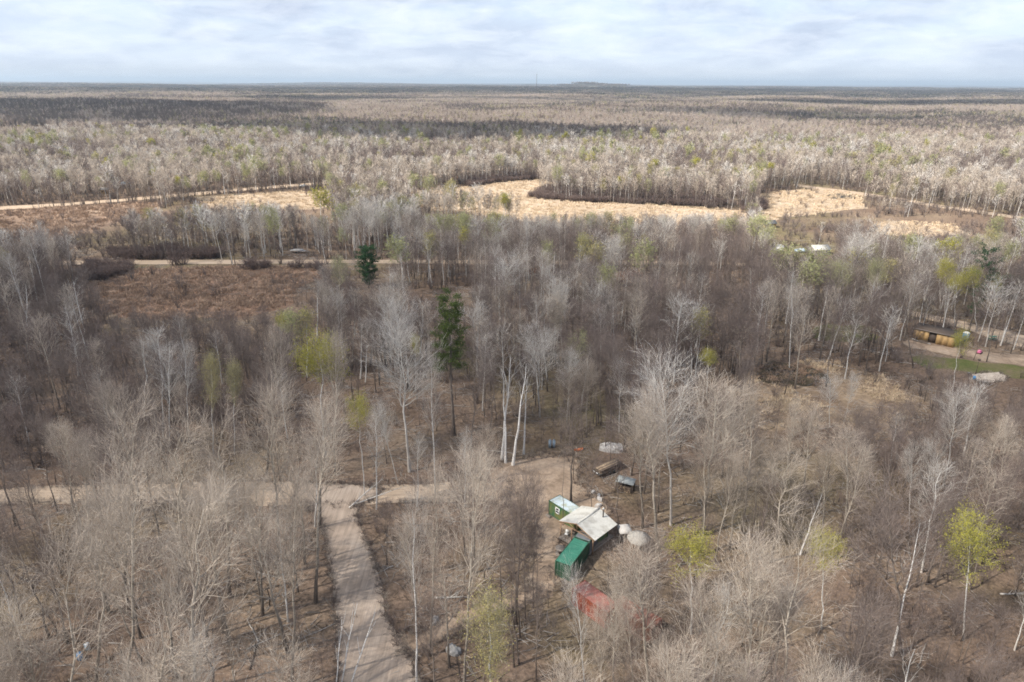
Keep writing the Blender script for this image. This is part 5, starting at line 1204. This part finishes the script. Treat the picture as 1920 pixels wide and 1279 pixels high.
# stones
def stone(u, v, s, label, seed, mat=STONE, group=None):
    o = heap(ground(u, v), s*1.5, s, s*0.7, seed*1.3, label, mat, 'boulder', 'boulder', seed); return o
stone(815, 1166, 1.0, 'grey boulder left of the side path', 1); stone(850, 1222, 1.3, 'dark grey boulder where the side path meets the gravel road', 2)
stone(1112, 924, .7, 'pale flat stone nearest the stove pipe in the row behind the container', 3, TARPG); stone(1124, 938, .8, 'middle pale flat stone of the row behind the container', 4, TARPG); stone(1122, 950, .8, 'nearest pale flat stone of the row behind the container', 5, TARPG)
stone(1123, 930, .6, 'smallest pale flat stone of the row behind the container', 6, TARPG)
# barrels by the lower left corner
for (u, v, m_, lb) in ((165, 1218, PALEBLUE, 'pale blue barrel under the beige aspens at lower left'), (151, 1236, BLUE, 'dark blue barrel in front of the pale one'), (1826, 712, BLUE, 'blue barrel at the left rim of the sand pit')):
    t = thing('barrel', lb, 'barrel', tuple(ground(u, v))); b_ = MB(); b_.tube((0, 0, 0), (0, 0, 0.9), 0.3, k=18); b_.build('body', m_, t, False)
    MB().tube((0, 0, 0.3), (0, 0, 0.34), 0.315, k=18).tube((0, 0, 0.58), (0, 0, 0.62), 0.315, k=18).build('hoop', m_, t); MB().tube((0, 0, 0.9), (0, 0, 0.93), 0.24, k=18).build('lid', WHITE if m_ is PALEBLUE else m_, t)
b = ground(17, 1250); t = thing('bucket', 'small white bucket on the leaf litter at the left edge', 'bucket', tuple(b)); MB().tube((0, 0, 0), (0, 0, .4), .15, .2, k=12).build('body', WHITE, t); MB().tube((-.2, 0, .4), (.2, 0, .4), .01, k=5).build('handle', STEEL, t)

# ---- cabin lot at right
a6 = heading((1711, 634), (1770, 647)); b = ground(1711, 636)
cb = thing('cabin', 'unfinished cabin sheathed in orange-yellow boards', 'cabin', tuple(b), a6)
for x0, x1 in ((0, 3.6), (5.4, 9.6)):
    n = 3
    for k in range(n):
        w = (x1-x0)/n; MB().box((x0+w*(k+.5), 0, 1.6), (w-0.03, 0.08, 3.2)).build('panel', OSB, cb)
for k in range(2): MB().box((9.62, 1.2+k*2.2, 1.6), (0.08, 2.15, 3.2)).build('panel', OSB, cb)
MB().box((0, 2.3, 1.6), (0.08, 4.5, 3.2)).box((4.8, 4.55, 1.6), (9.5, 0.08, 3.2)).build('back_wall', OSB, cb)
MB().box((4.5, 0.35, 1.5), (1.8, 0.05, 2.9)).build('doorway_panel', WOODD, cb)
MB().box((4.8, 2.25, 3.35), (10.3, 5.2, 0.14), 0, ('X', 0.05)).build('roof', WOODD, cb)
MB().box((4.8, -0.42, 3.22), (10.3, 0.05, 0.2)).build('fascia', WOODG, cb)
MB().box((11.2, 1.0, 2.6), (2.4, 0.12, 0.1), 0.25).box((12.2, 1.2, 1.3), (0.1, 0.1, 2.6)).build('porch_frame', WOODD, cb)
b = ground(1722, 641); lp = thing('scrap_pile', 'low pile of grey boards and dark scrap in front of the cabin', 'scrap pile', tuple(b), a6)
for k in range(9): MB().box((rg9.uniform(-2.5, 2.5), rg9.uniform(-.5, .5), 0.1+0.06*k), (rg9.uniform(1.5, 3), 0.22, 0.05), rg9.normal(0, .35)).build('plank', WOODG if k % 3 else WHITE, lp)
heap(ground(1747, 641), 1.0, .8, .75, 0, 'white builder bag standing before the cabin wall', WHITE, 'bulk_bag', 'bag', 4)
b = ground(1809, 638); pt = thing('portable_toilet', 'blue portable toilet with a white roof beside the cabin', 'portable toilet', tuple(b), 0.3)
MB().box((0, 0, 1.05), (1.15, 1.15, 2.1)).build('cabin_shell', BLUE, pt); d_ = MB().box((0, -0.60, 1.05), (0.75, 0.04, 1.85)).build('door', PALEBLUE, pt); MB().box((0.3, -0.64, 1.05), (0.05, 0.04, 0.15)).build('handle', WHITE, d_)
MB().add([(-.63, -.63, 2.1), (.63, -.63, 2.1), (.63, .63, 2.1), (-.63, .63, 2.1), (-.35, -.35, 2.45), (.35, -.35, 2.45), (.35, .35, 2.45), (-.35, .35, 2.45)], [(0, 1, 5, 4), (1, 2, 6, 5), (2, 3, 7, 6), (3, 0, 4, 7), (4, 5, 6, 7)]).build('roof', WHITE, pt)
b = ground(1836, 663); tc2 = thing('toy_car', 'pink ride-on toy car on the dirt lot', 'toy car', tuple(b), 0.7); MB().box((0, 0, .45), (1.5, .8, .35)).box((-.1, 0, .8), (.6, .7, .35)).build('body', PINK, tc2)
for sx in (-.5, .5):
    for sy in (-.42, .42): MB().tube((sx, sy-.08, .24), (sx, sy+.08, .24), .24, k=12).build('wheel', BLACK, tc2)
b = ground(1860, 638); rk = thing('steel_rack', 'green steel rack beside the far track', 'rack', tuple(b), 0.1)
for sx in (-.8, .8):
    for sy in (-.35, .35): MB().box((sx, sy, .75), (.08, .08, 1.5)).build('leg', GREENP, rk)
for z in (.5, 1.1): MB().box((0, 0, z), (1.7, .8, .06)).build('shelf', GREENP, rk)
b = ground(1829, 702); po = thing('box_post', 'dark post with a small box on top above the sand pit', 'post', tuple(b)); MB().tube((0, 0, 0), (0, 0, 3.6), .06, k=8).build('pole', WOODD, po); MB().box((0, 0, 3.75), (.5, .4, .35)).build('box', WOODD, po)  # a bare post carrying a box, with no lamp on it
b = ground(1815, 706); gr = thing('grill', 'dark round grill left of the blue barrel', 'grill', tuple(b)); MB().tube((0, 0, .7), (0, 0, .95), .2, .32, k=14).build('bowl', BLACK, gr); MB().tube((0, 0, .95), (0, 0, 1.1), .32, .12, k=14).build('lid', STEEL, gr)
for a in (0, 2.1, 4.2): MB().tube((.15*math.cos(a), .15*math.sin(a), .72), (.38*math.cos(a), .38*math.sin(a), 0), .02, k=5).build('leg', BLACK, gr)

# ---- small buildings and vehicles in the woods behind
def hut(base, rz, w, d, h, hr, label, wall, roof, name='hut', cat='hut'):
    t = thing(name, label, cat, tuple(base), rz)
    MB().add([(-w/2, -d/2, 0), (w/2, -d/2, 0), (w/2, d/2, 0), (-w/2, d/2, 0), (-w/2, -d/2, h), (w/2, -d/2, h), (w/2, d/2, h), (-w/2, d/2, h), (-w/2, 0, hr), (w/2, 0, hr)],
             [(0, 1, 5, 4), (2, 3, 7, 6), (1, 2, 6, 9, 5), (3, 0, 4, 8, 7)]).build('wall', wall, t)
    for s_ in (-1, 1): MB().add([(-w/2-.3, s_*(d/2+.35), h-.12), (w/2+.3, s_*(d/2+.35), h-.12), (w/2+.3, 0, hr+.05), (-w/2-.3, 0, hr+.05), (-w/2-.3, s_*(d/2+.35), h-.04), (w/2+.3, s_*(d/2+.35), h-.04), (w/2+.3, 0, hr+.13), (-w/2-.3, 0, hr+.13)],
             [(0, 1, 2, 3), (4, 5, 6, 7), (0, 1, 5, 4), (1, 2, 6, 5), (2, 3, 7, 6), (3, 0, 4, 7)]).build('roof', roof, t)
    MB().box((w*.15, -d/2-.02, 1.0), (.9, .06, 2.0)).build('door', WOODD, t); MB().box((-w*.25, -d/2-.02, 1.4), (.8, .06, .7)).build('window', GLASS, t); return t
hut(ground(1534, 476), 0.2, 7, 5, 2.3, 3.6, 'white-roofed hut among pale green trees in the right belt', TARP, WHITE_TIN)
hut(ground(1440, 426), 0.1, 6, 4, 2.2, 3.3, 'grey-roofed hut with an orange wall by the marsh edge', OSB, GREY_ROOF)
hut(ground(198, 363), 0.3, 4.5, 4, 2.6, 3.6, 'small tan hut beside the left track beyond the meadow', OSB, TARP)
hut(ground(240, 352), 0.0, 6, 4, 2.6, 3.8, 'pale-roofed hut in the trees behind the tan one', WOODG, PALEBLUE)
t = thing('water_tank', 'white upright tank in the woods left of the white-roofed hut', 'tank', tuple(ground(1461, 474))); MB().tube((0, 0, 0), (0, 0, 3.0), 1.5, k=24).build('body', WHITE, t); MB().tube((0, 0, 3.0), (0, 0, 3.4), 1.5, .3, k=24).build('lid', WHITE, t)
def truck(base, rz, label, mat, name='pickup_truck', cat='pickup truck'):
    t = thing(name, label, cat, tuple(base), rz)
    MB().box((0, 0, .8), (5.2, 1.9, .55)).box((1.9, 0, 1.12), (1.3, 1.8, .2)).box((-1.6, .88, 1.25), (2.0, .08, .4)).box((-1.6, -.88, 1.25), (2.0, .08, .4)).build('body', mat, t)
    MB().add([(-.6, -.85, 1.08), (1.3, -.85, 1.08), (1.3, .85, 1.08), (-.6, .85, 1.08), (-.4, -.7, 1.75), (.8, -.7, 1.75), (.8, .7, 1.75), (-.4, .7, 1.75)], [(0, 1, 5, 4), (1, 2, 6, 5), (2, 3, 7, 6), (3, 0, 4, 7), (4, 5, 6, 7)]).build('cab', mat, t)
    MB().box((1.08, 0, 1.4), (.03, 1.4, .45), 0, ('Y', -.6)).build('windscreen', GLASS, t)
    for sx in (-1.6, 1.6):
        for sy in (-.9, .9): MB().tube((sx, sy-.12, .38), (sx, sy+.12, .38), .38, k=14).build('wheel', BLACK, t)
truck(ground(1502, 474), 0.2, 'pale blue pickup truck between the white tank and the white-roofed hut', PALEBLUE)
truck(ground(569, 351), 0.1, 'white pickup truck on the left track beyond the meadow', WHITE)
b = ground(560, 474); ft = thing('boat_trailer', 'pale grey trailer standing on grass behind the middle road', 'trailer', tuple(b), -0.15)
MB().box((0, 0, .95), (6.5, 2.0, .12)).box((0, 0, 1.25), (4.2, 1.4, .45)).build('bed', TARPG, ft); MB().tube((3.2, 0, .9), (4.6, 0, .6), .06, k=6).build('drawbar', STEEL, ft)
for sy in (-1.05, 1.05): MB().tube((-.5, sy-.1, .4), (-.5, sy+.1, .4), .4, k=14).build('wheel', BLACK, ft)

# radio mast and its guys on the skyline
mx, my = 96.0, 3000.0; mz = float(terrain_h(mx, my)); mh = 99-mz
ms_ = thing('radio_mast', 'tall thin lattice radio mast on the skyline left of the blue hill', 'radio mast', (mx, my, mz)); q = MB()
for k in range(3): q.tube((1.6*math.cos(k*2.1), 1.6*math.sin(k*2.1), 0), (0.8*math.cos(k*2.1), 0.8*math.sin(k*2.1), mh), 0.35, k=4)
q.build('legs', mat_plain('mast_grey', (0.16, 0.16, 0.17), 0.5), ms_); br = MB()
for j in range(20):
    for k in range(3): br.tube((1.3*math.cos(k*2.1), 1.3*math.sin(k*2.1), j*mh/20), (1.3*math.cos(k*2.1+2.1), 1.3*math.sin(k*2.1+2.1), (j+1)*mh/20), 0.14, k=3)
br.build('bracing', STEEL, ms_)

# fallen trunks and broken stems
def fallen(u, v, ln, az, label, r=0.13, mat=None, z=0.12, slope=0.0):
    b = ground(u, v); d = Vector((math.cos(az)*math.cos(slope), math.sin(az)*math.cos(slope), math.sin(slope))); t = thing('fallen_trunk', label, 'fallen trunk', (b[0], b[1], z))
    p = [Vector((0, 0, 0))]; 
    for k in range(4): p.append(p[-1]+d*ln/4+Vector((random.gauss(0, .12), random.gauss(0, .12), 0)))
    q = MB()
    for k in range(4): q.tube(p[k], p[k+1], r*(1-.2*k), r*(1-.2*(k+1)), 6, k in (0, 3))
    q.build('trunk', mat or BK_DEAD, t); q = MB()
    for k in range(5):
        s_ = p[1+k % 3]+d*random.uniform(0, ln/5); e_ = s_+d*ln*.14+Vector((random.gauss(0, .5), random.gauss(0, .5), abs(random.gauss(0, .6)))); q.tube(s_, e_, r*.35, .015, 4, False)
    q.build('branch', mat or BK_DEAD, t); return t
fallen(655, 955, 7.5, 0.9, 'white fallen tree leaning over the corner of the road junction', .14, BK_BIRCH, .3, .22)
fallen(660, 950, 8.5, 0.45, 'second white fallen tree, lower over the road junction', .13, BK_BIRCH, .3, .12)
fallen(815, 1122, 4.5, 0.05, 'white log lying between the road birches', .16, BK_BIRCH)
fallen(905, 845, 6.5, -0.15, 'white bent branch lying behind the cross road near the birch clump', .1, BK_BIRCH)
fallen(1615, 655, 6.5, -0.75, 'pale log lying on the slope below the lawn', .2)
fallen(1585, 690, 5.5, 2.4, 'grey log sloping at the head of the bog grass', .16)
fallen(640, 1290, 9, 1.25, 'pale dead stem leaning over the left verge of the gravel road', .09, BK_BIRCH, .3, 1.0)
fallen(655, 1300, 9, 1.05, 'longest pale dead stem leaning into the gravel road', .10, BK_BIRCH, .3, .95)
fallen(630, 1295, 8, 1.4, 'leftmost pale dead stem leaning at the gravel road verge', .08, BK_BIRCH, .3, 1.1)
fallen(1875, 1115, 4, 0.0, 'white log lying behind the yellow-green birch at right', .13, BK_BIRCH)
fallen(485, 1205, 5, 2.2, 'pale log on the ground left of the gravel road', .12)
rgl = np.random.default_rng(31); nlog = 0
for k in range(400):
    u = rgl.uniform(20, 1900); v = rgl.uniform(640, 1270); b = ground(u, v)
    if any(inpoly(np.array([u]), np.array([v]), np.array(p))[0] for p in (ROADMAIN, ROADCROSS, YARD, CAMP, LOT, LAWN, PIT, BOGS)): continue
    rr = region(u, v, b[0]); fallen(u, v, rgl.uniform(2.5, 7), rgl.uniform(0, 6.28), 'fallen branch on the leaf litter '+rr, rgl.uniform(.05, .11), BK_DEAD if rgl.random() < .6 else BK_BARE, .1)['group'] = 'fallen branches '+rr
    nlog += 1
    if nlog >= 70: break
# sticks lying in the bog
stk = thing('beaver_lodge', 'heap of dark sticks and mud in the bog', 'beaver lodge', tuple(ground(1470, 703)))
for k in range(46):
    a = rgl.uniform(0, 6.28); r_ = rgl.uniform(0, 6); MB().tube((r_*math.cos(a)*1.8, r_*math.sin(a)*.8, .15), (r_*math.cos(a)*1.8+rgl.normal(0, 1.4), r_*math.sin(a)*.8+rgl.normal(0, 1.4), rgl.uniform(.1, .6)), .06, .03, 5).build('stick', WOODG if k % 3 else WOODD, stk)
